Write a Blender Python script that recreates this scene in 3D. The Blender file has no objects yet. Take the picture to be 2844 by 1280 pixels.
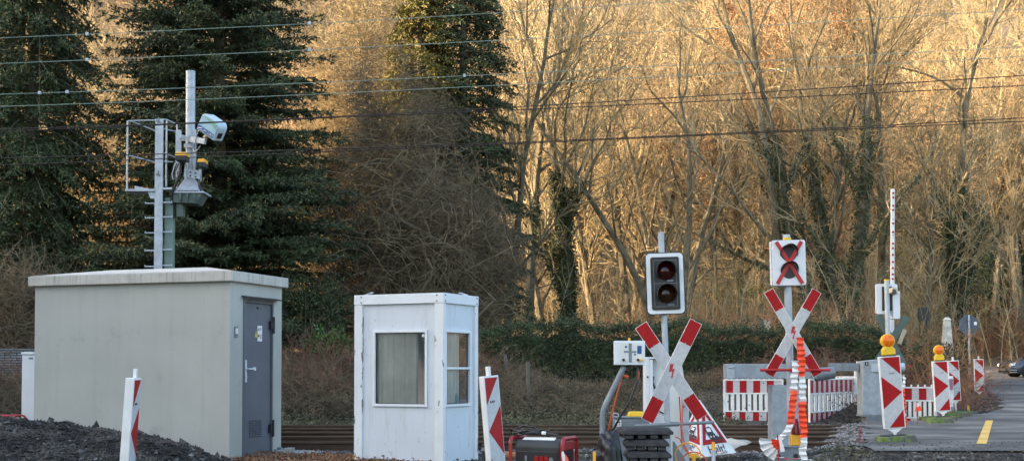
import bpy, math, random
import numpy as np
from mathutils import Matrix, Vector, Euler
R = math.radians
RNG = np.random.default_rng(7)
random.seed(7)
scene = bpy.context.scene
COL = scene.collection

# ------------------------------------------------------------------ camera
F = 3400.0            # focal length in photo pixels (2844 wide)
PITCH = R(1.7)
SHIFT = 0.0827        # in focal lengths
H = 1.3               # eye height above the near ground
cam_d = bpy.data.cameras.new('camera')
cam = bpy.data.objects.new('camera', cam_d); COL.objects.link(cam)
cam.location = (0, 0, H); cam.rotation_euler = (R(90) + PITCH, 0, 0)
cam_d.sensor_width = 36; cam_d.lens = 36 * F / 2844
cam_d.shift_y = SHIFT * F / 2844
cam_d.clip_start = 0.1; cam_d.clip_end = 2000
scene.camera = cam

def at(px, py, Y):
    """world point seen at photo pixel (px, py) at distance Y"""
    xc = (px - 1422) / F; yc = (640 - py) / F + SHIFT
    d = Vector((xc, math.cos(PITCH) - yc * math.sin(PITCH), math.sin(PITCH) + yc * math.cos(PITCH)))
    t = Y / d.y
    return Vector((0, 0, H)) + d * t

# ------------------------------------------------------------------ light
SUN_EL, SUN_AZ = R(18), R(14)      # sun to the left, a little behind the camera
sdir = Vector((-math.cos(SUN_AZ) * math.cos(SUN_EL), -math.sin(SUN_AZ) * math.cos(SUN_EL), math.sin(SUN_EL)))
w = bpy.data.worlds.new("World"); scene.world = w; w.use_nodes = True
nt = w.node_tree
sky = nt.nodes.new('ShaderNodeTexSky'); sky.sky_type = 'NISHITA'; sky.sun_disc = False
sky.sun_elevation = SUN_EL; sky.sun_rotation = math.atan2(sdir.x, sdir.y)
sky.air_density = 1.0; sky.dust_density = 3.0; sky.ozone_density = 0.4
nt.links.new(sky.outputs[0], nt.nodes['Background'].inputs[0])
nt.nodes['Background'].inputs[1].default_value = 0.15
sd = bpy.data.lights.new('sun', 'SUN'); sd.energy = 3.9; sd.angle = R(0.6); sd.color = (1.0, 0.70, 0.42)
so = bpy.data.objects.new('sun', sd); COL.objects.link(so)
so.rotation_euler = sdir.to_track_quat('Z', 'Y').to_euler()
scene.view_settings.view_transform = 'Standard'; scene.view_settings.look = 'None'
scene.view_settings.exposure = 2.15; scene.view_settings.gamma = 1
scene.cycles.max_bounces = 6; scene.cycles.transparent_max_bounces = 12

# ------------------------------------------------------------------ materials
def mat(name, col, rough=0.7, metal=0.0, var=0.12, scale=6.0, col2=None, bump=0.0, bscale=40.0, detail=5, rnd=0.0, spec=None, stretch=None, lo=0.35, hi=0.65):
    m = bpy.data.materials.new(name); m.use_nodes = True
    t = m.node_tree; N = t.nodes; L = t.links; b = N['Principled BSDF']
    b.inputs['Roughness'].default_value = rough; b.inputs['Metallic'].default_value = metal
    if spec is not None: b.inputs['Specular IOR Level'].default_value = spec
    tc = N.new('ShaderNodeTexCoord'); src = tc.outputs['Object']
    if stretch:
        mp = N.new('ShaderNodeMapping'); mp.inputs['Scale'].default_value = stretch
        L.new(src, mp.inputs[0]); src = mp.outputs[0]
    nz = N.new('ShaderNodeTexNoise'); nz.inputs['Scale'].default_value = scale; nz.inputs['Detail'].default_value = detail
    L.new(src, nz.inputs['Vector'])
    mr = N.new('ShaderNodeMapRange'); mr.inputs['From Min'].default_value = lo; mr.inputs['From Max'].default_value = hi
    L.new(nz.outputs['Fac'], mr.inputs['Value'])
    c1 = [c * (1 - var) for c in col]; c2 = col2 or [min(1, c * (1 + var)) for c in col]
    mx = N.new('ShaderNodeMix'); mx.data_type = 'RGBA'
    mx.inputs[6].default_value = (*c1, 1); mx.inputs[7].default_value = (*c2, 1)
    L.new(mr.outputs[0], mx.inputs[0]); out = mx.outputs[2]
    if rnd:
        oi = N.new('ShaderNodeObjectInfo'); hs = N.new('ShaderNodeHueSaturation')
        m2 = N.new('ShaderNodeMapRange'); m2.inputs['To Min'].default_value = 1 - rnd; m2.inputs['To Max'].default_value = 1 + rnd
        L.new(oi.outputs['Random'], m2.inputs[0]); L.new(m2.outputs[0], hs.inputs['Value']); L.new(out, hs.inputs['Color']); out = hs.outputs[0]
    L.new(out, b.inputs['Base Color'])
    if bump:
        n2 = N.new('ShaderNodeTexNoise'); n2.inputs['Scale'].default_value = bscale; n2.inputs['Detail'].default_value = 6
        L.new(tc.outputs['Object'], n2.inputs['Vector'])
        bp = N.new('ShaderNodeBump'); bp.inputs['Strength'].default_value = bump; bp.inputs['Distance'].default_value = 0.02
        L.new(n2.outputs['Fac'], bp.inputs['Height']); L.new(bp.outputs[0], b.inputs['Normal'])
    m['o'] = 1
    return m

def stain(m, col, scale, lo, hi, stretch=(1, 1, 1), amount=1.0, rough=None):
    """wear or dirt of another colour over material m, in patches of its own shape"""
    t = m.node_tree; N = t.nodes; L = t.links; b = N['Principled BSDF']
    tc = N.new('ShaderNodeTexCoord'); mp = N.new('ShaderNodeMapping'); mp.inputs['Scale'].default_value = stretch
    nz = N.new('ShaderNodeTexNoise'); nz.inputs['Scale'].default_value = scale; nz.inputs['Detail'].default_value = 7; nz.inputs['Roughness'].default_value = .62
    L.new(tc.outputs['Object'], mp.inputs[0]); L.new(mp.outputs[0], nz.inputs['Vector'])
    mr = N.new('ShaderNodeMapRange'); mr.inputs['From Min'].default_value = lo; mr.inputs['From Max'].default_value = hi; mr.inputs['To Max'].default_value = amount
    L.new(nz.outputs['Fac'], mr.inputs['Value'])
    mx = N.new('ShaderNodeMix'); mx.data_type = 'RGBA'; mx.inputs[7].default_value = (*col, 1)
    src = b.inputs['Base Color'].links[0].from_socket
    L.new(src, mx.inputs[6]); L.new(mr.outputs[0], mx.inputs[0]); L.new(mx.outputs[2], b.inputs['Base Color'])
    return m

MT = dict(
    bark=mat('bark', (.135, .12, .08), .9, scale=3, var=.35, rnd=.18, bump=.4, bscale=20),
    twig=mat('twig', (.30, .24, .13), .85, scale=1.2, var=.35, rnd=.2),
    twig_far=mat('twig_far', (.27, .22, .125), .85, scale=.9, var=.45, rnd=.3),
    rusttwig=mat('rust_twig', (.30, .15, .07), .85, scale=1, var=.3, rnd=.2),
    oakleaf=mat('oak_leaf', (.34, .18, .085), .8, scale=1.5, var=.4, rnd=.15),
    needle=mat('needle', (.048, .070, .025), .6, scale=1.5, var=.5, rnd=.1),
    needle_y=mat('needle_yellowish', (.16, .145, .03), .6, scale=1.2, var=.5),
    ivy=mat('ivy', (.035, .06, .02), .45, scale=2.5, var=.5),
    laurel=mat('laurel', (.07, .12, .03), .4, scale=3, var=.5),
    hedge=mat('hedge_leaf', (.046, .068, .026), .6, scale=2.5, var=.55),
    bramble=mat('bramble', (.165, .130, .08), .85, scale=2, var=.45),
    bramble_red=mat('bramble_red', (.17, .085, .06), .85, scale=2, var=.4),
    drygrass=mat('dry_grass', (.10, .10, .055), .9, scale=1.5, var=.4),
    litter=mat('litter', (.085, .065, .045), .95, scale=2, var=.5, bump=.6, bscale=8),
    soil=mat('soil', (.045, .04, .035), .95, scale=1.6, var=.4, col2=(.085, .075, .062), bump=.8, bscale=12),
    warmtwig=mat('warm_twig', (.165, .128, .075), .85, scale=1.5, var=.45),
    hill=mat('hill_ground', (.16, .115, .06), .95, scale=.4, var=.4),
    stone=mat('stone', (.10, .10, .10), .9, scale=4, var=.6, col2=(.24, .235, .225), lo=.4, hi=.7),
    ballast=mat('ballast_stone', (.17, .17, .175), .9, scale=5, var=.5, col2=(.36, .36, .36), lo=.4, hi=.7),
    darkstone=mat('dark_stone', (.042, .039, .035), .9, scale=3, var=.5, col2=(.15, .135, .115), lo=.45, hi=.8),
    mound=mat('mound_soil', (.045, .041, .036), .95, scale=3, var=.5, col2=(.07, .065, .06), bump=1, bscale=25),
    asphalt=mat('asphalt', (.10, .094, .085), .92, scale=1.1, var=.3, col2=(.215, .21, .195), bump=.5, bscale=60, stretch=(.6, 1.0, 1), detail=9),
    asphalt2=mat('asphalt_far', (.17, .165, .155), .9, scale=.8, var=.25, stretch=(.3, 2, 1)),
)
stain(MT['asphalt'], (.05, .05, .05), .55, .50, .60, stretch=(.6, 1.2, 1), amount=.6)
stain(MT['asphalt'], (.19, .17, .145), 1.7, .56, .70, stretch=(.3, 1.2, 1), amount=.6)
MT['galv'] = mat('galvanised', (.42, .47, .52), .5, .25, scale=9, var=.13, bump=.05)
MT['galv_dark'] = mat('galvanised_dull', (.20, .235, .26), .55, .25, scale=9, var=.15)
MT['render_wall'] = stain(mat('render_wall', (.425, .435, .40), .9, scale=1.2, var=.05, bump=.2, bscale=160), (.25, .25, .23), 1.5, .60, .72, amount=.5)
stain(MT['render_wall'], (.27, .265, .235), 2.2, .50, .74, stretch=(3.5, 3.5, .22), amount=.18)
stain(MT['render_wall'], (.22, .21, .18), 5, .60, .74, amount=.22)
MT['roof_slab'] = stain(mat('roof_slab', (.50, .48, .43), .9, scale=5, var=.10, bump=.1, bscale=60), (.09, .09, .08), 7, .53, .70, stretch=(4, 4, .12), amount=.6)
MT['roof_top'] = mat('roof_top', (.60, .55, .48), .85, scale=2.5, var=.12)
MT['door_grey'] = stain(mat('door_grey', (.105, .12, .145), .5, scale=2, var=.1), (.16, .165, .17), 4, .6, .8, amount=.4)
MT['dark_metal'] = mat('dark_metal', (.025, .028, .03), .5, scale=5, var=.2)
MT['black_plastic'] = mat('black_plastic', (.015, .015, .016), .42, scale=5, var=.3)
MT['gen_grey0'] = mat('generator_shell', (.03, .033, .034), .45, scale=6, var=.15)
MT['galv_mid'] = mat('galvanised_mid', (.30, .345, .38), .55, .25, scale=9, var=.13)
MT['radar_shell'] = mat('radar_shell', (.50, .62, .68), .5, scale=3, var=.04)
MT['white_metal'] = mat('white_metal', (.72, .76, .79), .65, scale=3, var=.04)
MT['booth_frame'] = stain(mat('booth_frame', (.72, .75, .76), .75, scale=4, var=.04, spec=.25), (.20, .22, .24), 1.6, .605, .615, stretch=(6, 6, 1.6))
MT['booth_panel'] = stain(mat('booth_panel', (.63, .68, .73), .85, scale=1.6, var=.03, spec=.2), (.52, .56, .60), 2.5, .55, .8, stretch=(6, 6, .5), amount=.35)
stain(MT['booth_panel'], (.42, .42, .38), 3.0, .55, .74, stretch=(4, 4, .5), amount=.45)
stain(MT['booth_panel'], (.30, .30, .28), 9, .64, .72, amount=.5)
MT['booth_inside'] = mat('booth_inside', (.80, .80, .77), .8, scale=3, var=.12)
MT['white_plastic'] = stain(mat('white_plastic', (.78, .78, .76), .45, scale=6, var=.06), (.35, .33, .29), 5, .62, .8, amount=.6)
MT['reflect_white'] = stain(mat('reflect_white', (.50, .51, .52), .45, scale=18, var=.08), (.30, .29, .27), 5, .60, .75, amount=.5)
stain(MT['reflect_white'], (.22, .20, .17), 26, .60, .70, amount=.45)
MT['reflect_red'] = stain(mat('reflect_red', (.36, .006, .008), .55, scale=12, var=.12, spec=.25), (.20, .02, .02), 6, .6, .75, amount=.5)
MT['paint_red'] = mat('paint_red', (.45, .02, .022), .45, scale=8, var=.15)
MT['gen_red'] = stain(mat('generator_red', (.36, .018, .022), .35, scale=8, var=.15), (.2, .08, .06), 7, .6, .75, amount=.5)
MT['yellow'] = mat('yellow_paint', (.80, .52, .02), .45, scale=5, var=.1)
MT['orange_yellow'] = mat('orange_yellow', (.85, .42, .03), .45, scale=5, var=.1)
MT['lamp_orange'] = mat('lamp_orange', (.85, .17, .005), .22, scale=22, var=.22)
MT['tape_orange'] = mat('tape_orange', (.95, .09, .03), .5, scale=9, var=.12)
MT['tape_white'] = mat('tape_white', (.78, .78, .77), .5, scale=9, var=.08)
MT['rubber'] = mat('rubber', (.036, .036, .038), .75, scale=14, var=.3, bump=.3, bscale=60)
MT['moss'] = stain(mat('moss', (.14, .20, .05), .95, scale=9, var=.35, bump=.8, bscale=40), (.10, .10, .09), 6, .45, .6)
MT['rail'] = mat('rail_rust', (.085, .052, .032), .7, .2, scale=5, var=.3, stretch=(.3, 1, 1))
MT['rail_top'] = mat('rail_top', (.22, .165, .11), .5, .3, scale=3, var=.2, stretch=(.2, 1, 1))
MT['concrete'] = mat('concrete', (.33, .33, .31), .9, scale=6, var=.2, bump=.3)
MT['wood_tie'] = mat('sleeper', (.12, .11, .10), .9, scale=5, var=.3)
MT['green_paint'] = mat('green_paint', (.085, .125, .11), .6, scale=5, var=.12)
MT['green_light'] = mat('green_light_paint', (.16, .23, .20), .6, scale=5, var=.12)
MT['wire_light'] = mat('wire_light', (.22, .30, .25), .6, scale=2, var=.1)
MT['wire_dark'] = mat('wire_dark', (.03, .022, .018), .6, scale=2, var=.1)
MT['bag'] = mat('bag', (.010, .011, .013), .42, scale=5, var=.2, bump=.25, bscale=9)
MT['marking_yellow'] = stain(mat('marking_yellow', (.72, .47, .10), .7, scale=8, var=.1), (.25, .22, .16), 10, .6, .7, amount=.6)
MT['lens_red'] = mat('lens_red', (.035, .001, .002), .12, scale=40, var=.3)
MT['lens_amber'] = mat('lens_amber', (.025, .009, .003), .12, scale=40, var=.3)
MT['print_black'] = mat('print_black', (.02, .022, .028), .6, scale=5, var=.1)
MT['blue'] = mat('blue', (.02, .09, .30), .5, scale=5, var=.1)
MT['pale_blue'] = mat('pale_blue', (.30, .50, .60), .45, scale=5, var=.05)
MT['pale_green'] = mat('pale_green', (.20, .42, .33), .45, scale=5, var=.05)
MT['sign_back'] = mat('sign_back', (.07, .10, .14), .5, scale=5, var=.1)
MT['car_paint'] = mat('car_paint', (.09, .11, .15), .25, .5, scale=2, var=.05)
MT['tyre'] = mat('tyre', (.02, .02, .02), .8, scale=5, var=.2)
MT['rim'] = mat('rim', (.5, .5, .5), .3, .7, scale=5, var=.1)
MT['headlight'] = mat('headlight', (.8, .8, .75), .12, .3, scale=15, var=.2)
MT['brick'] = mat('brick_grey', (.27, .29, .31), .9, scale=8, var=.3)
MT['mortar'] = mat('mortar', (.06, .06, .055), .9, scale=8, var=.3)
MT['cream'] = mat('cream', (.42, .36, .26), .6, scale=5, var=.15)
MT['orange_cord'] = mat('orange_cord', (.62, .11, .04), .5, scale=5, var=.15)
MT['sheet'] = mat('sheet', (.72, .74, .72), .5, scale=3, var=.1)
MT['beige_sheet'] = mat('beige_sheet', (.52, .48, .40), .6, scale=3, var=.1)
MT['white_stone'] = mat('white_stone', (.55, .55, .50), .9, scale=6, var=.25)
def glass_mat(name, tint=(.8, .85, .88), refl=.6, rough=.03):
    m = bpy.data.materials.new(name); m.use_nodes = True; t = m.node_tree; N = t.nodes; L = t.links
    N.remove(N['Principled BSDF']); o = N['Material Output']
    tr = N.new('ShaderNodeBsdfTransparent'); tr.inputs[0].default_value = (*tint, 1)
    gl = N.new('ShaderNodeBsdfGlossy'); gl.inputs['Roughness'].default_value = rough
    fr = N.new('ShaderNodeFresnel'); fr.inputs[0].default_value = 1.5 + refl
    mx = N.new('ShaderNodeMixShader'); L.new(fr.outputs[0], mx.inputs[0]); L.new(tr.outputs[0], mx.inputs[1]); L.new(gl.outputs[0], mx.inputs[2]); L.new(mx.outputs[0], o.inputs[0])
    return m
MT['glass'] = glass_mat('window_glass', (.86, .89, .89), .3)
MT['car_glass'] = mat('car_glass', (.02, .025, .03), .08, scale=2, var=.1)
def brick_wall_mat():
    m = mat('block_wall', (.27, .29, .31), .9, scale=8, var=.3); t = m.node_tree; N = t.nodes; L = t.links; b = N['Principled BSDF']
    br = N.new('ShaderNodeTexBrick'); br.inputs['Scale'].default_value = 1; br.inputs['Brick Width'].default_value = .30; br.inputs['Row Height'].default_value = .062
    br.inputs['Mortar Size'].default_value = .012; br.inputs['Mortar'].default_value = (.045, .045, .045, 1)
    br.inputs['Color1'].default_value = (.22, .25, .27, 1); br.inputs['Color2'].default_value = (.32, .35, .38, 1)
    tc = N.new('ShaderNodeTexCoord'); mp = N.new('ShaderNodeMapping'); mp.inputs['Rotation'].default_value = (R(90), 0, 0)
    L.new(tc.outputs['Object'], mp.inputs[0]); L.new(mp.outputs[0], br.inputs[0]); L.new(br.outputs[0], b.inputs['Base Color'])
    return m
MT['block_wall'] = brick_wall_mat()

# ------------------------------------------------------------------ mesh helpers
class Geo:
    def __init__(s): s.v = []; s.n = 0; s.f = {}; s.calls = []          # f: (size, mat) -> list of arrays
    def add(s, V, Fs, m=0):
        s.calls.append((V, Fs, m))
        V = np.asarray(V, float).reshape(-1, 3); s.v.append(V)
        if isinstance(Fs, np.ndarray): s.f.setdefault((Fs.shape[1], m), []).append(Fs + s.n)
        else:
            for f in Fs: s.f.setdefault((len(f), m), []).append(np.array([f], int) + s.n)
        s.n += len(V); return s
    def box(s, c, d, rot=None, m=0, taper=1.0):
        x, y, z = [a / 2 for a in d]; t = taper
        V = np.array([(-x, -y, -z), (x, -y, -z), (x, y, -z), (-x, y, -z), (-x * t, -y * t, z), (x * t, -y * t, z), (x * t, y * t, z), (-x * t, y * t, z)])
        if rot is not None:
            M_ = np.array((Euler(rot) if not isinstance(rot, Matrix) else rot).to_matrix() if not isinstance(rot, Matrix) else rot)
            V = V @ M_.T
        return s.add(V + np.array(c), [(0, 3, 2, 1), (4, 5, 6, 7), (0, 1, 5, 4), (1, 2, 6, 5), (2, 3, 7, 6), (3, 0, 4, 7)], m)
    def bb(s, x0, x1, y0, y1, z0, z1, m=0):
        return s.box(((x0 + x1) / 2, (y0 + y1) / 2, (z0 + z1) / 2), (abs(x1 - x0), abs(y1 - y0), abs(z1 - z0)), None, m)
    def tube(s, pts, r, n=10, m=0, caps=True):
        P = np.array([tuple(p) for p in pts], float); k = len(P)
        rr = np.broadcast_to(np.array(r, float), (k,))
        T = np.gradient(P, axis=0); T /= np.linalg.norm(T, axis=1)[:, None] + 1e-12
        a = np.array([0, 0, 1.]) if abs(T[0][2]) < .9 else np.array([1., 0, 0])
        u = np.cross(T[0], a); u /= np.linalg.norm(u); ang = np.linspace(0, 2 * np.pi, n, endpoint=False); V = []
        for i in range(k):
            u = u - T[i] * np.dot(u, T[i]); u /= np.linalg.norm(u); v = np.cross(T[i], u)
            V.append(P[i] + rr[i] * (np.cos(ang)[:, None] * u + np.sin(ang)[:, None] * v))
        V = np.concatenate(V); j = np.arange(n); j2 = (j + 1) % n
        Fs = np.concatenate([np.stack([i * n + j, i * n + j2, (i + 1) * n + j2, (i + 1) * n + j], 1) for i in range(k - 1)])
        Fs = [tuple(q) for q in Fs.tolist()]
        if caps: Fs += [tuple(range(n - 1, -1, -1)), tuple(range((k - 1) * n, k * n))]
        return s.add(V, Fs, m)
    def cyl(s, p0, p1, r0, r1=None, n=16, m=0): return s.tube([p0, p1], [r0, r0 if r1 is None else r1], n, m)
    def prism(s, poly, y0, y1, m=0, plane='xz'):
        k = len(poly); A = []
        for y in (y0, y1):
            for (a, b) in poly: A.append((a, y, b) if plane == 'xz' else ((a, b, y) if plane == 'xy' else (y, a, b)))
        Fs = [tuple(range(k)), tuple(range(2 * k - 1, k - 1, -1))] + [(i, (i + 1) % k, k + (i + 1) % k, k + i)[::-1] for i in range(k)]
        return s.add(A, Fs, m)
    def split(s, name, mats, parent=None, **kw):
        """every piece added becomes a part of its own"""
        out = []
        for (V, Fs, m) in s.calls: g = Geo(); g.add(V, Fs, m); out.append(g.build(name, mats, parent, **kw))
        return out
    def build(s, name, mats, parent=None, smooth=False, bevel=0, loc=None, rot=None, link=True):
        if not isinstance(mats, (list, tuple)): mats = [mats]
        mats = [MT[q] if isinstance(q, str) else q for q in mats]
        me = bpy.data.meshes.new(name)
        V = np.concatenate(s.v); me.vertices.add(len(V)); me.vertices.foreach_set('co', V.ravel())
        L, st, tot, mi = [], [], [], []; c = 0
        for (k, m), arrs in s.f.items():
            a = np.concatenate(arrs); q = len(a)
            L.append(a.ravel()); st.append(c + np.arange(q) * k); tot.append(np.full(q, k)); mi.append(np.full(q, m)); c += q * k
        L = np.concatenate(L); st = np.concatenate(st); tot = np.concatenate(tot); mi = np.concatenate(mi)
        me.loops.add(len(L)); me.loops.foreach_set('vertex_index', L)
        me.polygons.add(len(st)); me.polygons.foreach_set('loop_start', st); me.polygons.foreach_set('loop_total', tot)
        for q in mats: me.materials.append(q)
        me.polygons.foreach_set('material_index', mi)
        me.polygons.foreach_set('use_smooth', np.full(len(st), bool(smooth)))
        me.update(calc_edges=True); me.validate()
        o = bpy.data.objects.new(name, me)
        if link: COL.objects.link(o)
        if parent is not None: o.parent = parent
        if loc is not None: o.location = loc
        if rot is not None: o.rotation_euler = rot
        if bevel:
            b = o.modifiers.new('bevel', 'BEVEL'); b.width = bevel; b.segments = 2; b.limit_method = 'ANGLE'; b.angle_limit = R(40)
        if smooth and not bevel and len(V) < 20000:
            try:
                me.set_sharp_from_angle(angle=R(45))
            except Exception: pass
        return o

def thing(name, label, cat, loc=(0, 0, 0), rot=(0, 0, 0), group=None):
    o = bpy.data.objects.new(name, None); COL.objects.link(o); o.empty_display_size = .2
    o.location = loc; o.rotation_euler = rot if hasattr(rot, '__len__') else (0, 0, rot)
    return tag(o, label, cat, group)
def tag(o, label=None, cat=None, group=None, kind=None):
    if label: o['label'] = label
    if cat: o['category'] = cat
    if group: o['group'] = group
    if kind: o['kind'] = kind
    return o
def dup(root, loc=None, rot=None, scale=None, label=None):
    def cp(o, par):
        c = o.copy(); COL.objects.link(c); c.parent = par
        for ch in kids.get(o.name, []): cp(ch, c)
        return c
    kids = {}
    for o in list(bpy.data.objects):
        if o.parent: kids.setdefault(o.parent.name, []).append(o)
    r = cp(root, None)
    if loc is not None: r.location = loc
    if rot is not None: r.rotation_euler = rot
    if scale is not None: r.scale = scale
    if label: r['label'] = label
    return r
def text_part(name, s, size, m, parent, loc, rot=(R(90), 0, 0), depth=.001, xs=1.0, shear=0.0):
    cu = bpy.data.curves.new(name, 'FONT'); cu.body = s; cu.size = size; cu.extrude = depth; cu.align_x = 'CENTER'; cu.align_y = 'CENTER'; cu.shear = shear
    cu.resolution_u = 3
    tmp = bpy.data.objects.new('tmp_text', cu); COL.objects.link(tmp)
    dg = bpy.context.evaluated_depsgraph_get(); dg.update()
    me = bpy.data.meshes.new_from_object(tmp.evaluated_get(dg)); bpy.data.objects.remove(tmp); bpy.data.curves.remove(cu)
    me.name = name; me.materials.clear(); me.materials.append(MT[m])
    o = bpy.data.objects.new(name, me); COL.objects.link(o); o.parent = parent; o.location = loc; o.rotation_euler = rot; o.scale = (xs, 1, 1)
    return o
def noise2(x, y, f=1.0, seed=0):
    """cheap smooth pseudo noise in -1..1"""
    r = np.random.default_rng(seed); v = 0 * x; a = 1.0; tot = 0
    for k in range(5):
        for j in range(2):
            th = r.uniform(0, 2 * np.pi); ph = r.uniform(0, 6.28)
            v = v + a * np.sin(f * (x * np.cos(th) + y * np.sin(th)) + ph + 1.3 * np.sin(f * .7 * (x * np.sin(th) - y * np.cos(th)) + ph * 2)); tot += a
        f *= 1.9; a *= .6
    return v / tot * 1.6
def sstep(a, b, x):
    t = np.clip((x - a) / (b - a), 0, 1); return t * t * (3 - 2 * t)

def seg_geo(P0, P1, R0, R1, n=3, geo=None, m=0):
    """many open tapered tubes at once"""
    P0 = np.asarray(P0, float); P1 = np.asarray(P1, float); R0 = np.asarray(R0, float); R1 = np.asarray(R1, float)
    T = P1 - P0; T /= np.linalg.norm(T, axis=1)[:, None] + 1e-9
    A = np.where(np.abs(T[:, 2:3]) < .8, np.array([[0, 0, 1.]]), np.array([[1., 0, 0]]))
    U = np.cross(T, A); U /= np.linalg.norm(U, axis=1)[:, None] + 1e-9; W = np.cross(T, U)
    ang = np.linspace(0, 2 * np.pi, n, endpoint=False)
    D = np.cos(ang)[None, :, None] * U[:, None, :] + np.sin(ang)[None, :, None] * W[:, None, :]
    V = np.stack([P0[:, None, :] + D * R0[:, None, None], P1[:, None, :] + D * R1[:, None, None]], 1).reshape(-1, 3)
    S = len(P0); base = np.arange(S)[:, None] * 2 * n; j = np.arange(n); j2 = (j + 1) % n
    Fs = np.stack([base + j, base + j2, base + n + j2, base + n + j], -1).reshape(-1, 4)
    g = geo or Geo(); g.add(V, Fs, m); return g
def leaf_geo(P, size, geo=None, m=0, rng=RNG, aspect=.55, D=None):
    """many small rhombic leaves with random or given directions D"""
    P = np.asarray(P, float); n = len(P); size = np.broadcast_to(np.asarray(size, float), (n,))
    if D is None: D = rng.normal(size=(n, 3))
    D = D / (np.linalg.norm(D, axis=1)[:, None] + 1e-9)
    Q = rng.normal(size=(n, 3)); S = np.cross(D, Q); S /= np.linalg.norm(S, axis=1)[:, None] + 1e-9
    L = D * size[:, None]; Wd = S * (size * aspect * .5)[:, None]
    V = np.stack([P, P + L * .45 + Wd, P + L, P + L * .45 - Wd], 1).reshape(-1, 3)
    Fs = (np.arange(n)[:, None] * 4 + np.arange(4)); g = geo or Geo(); g.add(V, Fs, m); return g
# ------------------------------------------------------------------ ground
RAIL_Z = .15
def road_edge(y):
    return np.interp(y, [10, 14, 17.5, 19, 22, 25.3, 26.2, 30, 35, 45, 55.5, 56, 64], [4.6, 4.8, 5.0, 5.35, 6.3, 7.2, 9.2, 11.9, 13.9, 17.2, 19.3, 14., 14.])
def hill_z(x, y):
    return np.clip(y - 62 - np.clip(x, -40, 0) * .25, 0, None) * .47 * (1 - .15 * sstep(120, 240, y)) 
def GZ(x, y):
    x = np.asarray(x, float); y = np.asarray(y, float)
    z = .03 * noise2(x, y, 1.3, 1)
    bank = sstep(27.2, 31.5, y) * (.85 - .16 * np.exp(-((x - 2.2) / 2.2) ** 2)) + sstep(25.6, 26.6, y) * .08
    bank = bank * (1 + .06 * noise2(x, y, .8, 3))
    bank = bank * (1 - sstep(6.5, 9.5, x - (y - 27) * .35))
    z = z + bank
    e = road_edge(y)
    rz = np.interp(y, [12, 15.5, 17.5, 26, 37, 60, 66], [0, .03, .165, .165, .41, .86, .95])
    mk = sstep(-1.1, 0.0, x - e) * (1 - sstep(62, 66, y))
    z = z * (1 - mk) + rz * mk
    side = sstep(2.5, 6, x) * sstep(26, 40, y) * (1 - mk) * .35
    z = z + side
    # ridge added out of view at left to shade the foreground
    z = z + hill_z(x, y) + np.clip(y - 38, 0, None) * .02 * (1 - mk) * (y < 64) + .5 * (y >= 64) * sstep(64, 67, y)
    p = x * math.sin(SUN_AZ) - y * math.cos(SUN_AZ)
    shade_ridge = sstep(-32, -52, x) * sstep(-38.5, -34.5, p) * (1 - sstep(20, 45, p)) * 31
    shade_ridge = shade_ridge + sstep(-62, -68, x) * sstep(-38.5, -35, p + .0) * 2 * noise2(x * 3, y * 3, .2, 9)
    z = z + np.clip(shade_ridge, 0, None)
    return z
def gz(x, y): return float(GZ(np.array([x]), np.array([y]))[0])
def grid(xs, ys, zf, mname, name, dz=0, smooth=True):
    X, Y = np.meshgrid(xs, ys); Z = zf(X, Y) + dz; nx, ny = len(xs), len(ys)
    V = np.stack([X, Y, Z], -1).reshape(-1, 3); i = np.arange(ny - 1)[:, None] * nx + np.arange(nx - 1)
    i = i.ravel(); Fs = np.stack([i, i + 1, i + nx + 1, i + nx], 1)
    g = Geo(); g.add(V, Fs); return g.build(name, mname, smooth=smooth)
xs = np.concatenate([np.linspace(-220, -30, 60), np.linspace(-29, 30, 260), np.linspace(31, 260, 50)])
ys = np.concatenate([np.linspace(-110, 8, 50), np.linspace(8.5, 45, 200), np.linspace(46, 90, 60), np.linspace(92, 420, 60)])
tag(grid(xs, ys, lambda x, y: GZ(x, y) - 0.5 * sstep(100, 60, -y * 0 + 1e9), 'soil', 'ground'), kind='structure')
# leaf litter colour of the wooded slope comes from a material mix by ground height
gm = MT['soil']; t = gm.node_tree; N = t.nodes; L = t.links; b = N['Principled BSDF']
geo_n = N.new('ShaderNodeNewGeometry'); sx = N.new('ShaderNodeSeparateXYZ'); L.new(geo_n.outputs['Position'], sx.inputs[0])
mr = N.new('ShaderNodeMapRange'); mr.inputs['From Min'].default_value = 27.5; mr.inputs['From Max'].default_value = 33; L.new(sx.outputs['Y'], mr.inputs[0])
nz = N.new('ShaderNodeTexNoise'); nz.inputs['Scale'].default_value = .9; nz.inputs['Detail'].default_value = 8; L.new(geo_n.outputs['Position'], nz.inputs['Vector'])
cr = N.new('ShaderNodeValToRGB'); cr.color_ramp.elements[0].position = .35; cr.color_ramp.elements[0].color = (.06, .055, .03, 1)
cr.color_ramp.elements[1].position = .62; cr.color_ramp.elements[1].color = (.17, .125, .075, 1); L.new(nz.outputs['Fac'], cr.inputs[0])
mx = N.new('ShaderNodeMix'); mx.data_type = 'RGBA'; src = b.inputs['Base Color'].links[0].from_socket
L.new(mr.outputs[0], mx.inputs[0]); L.new(src, mx.inputs[6]); L.new(cr.outputs[0], mx.inputs[7]); L.new(mx.outputs[2], b.inputs['Base Color'])

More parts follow.
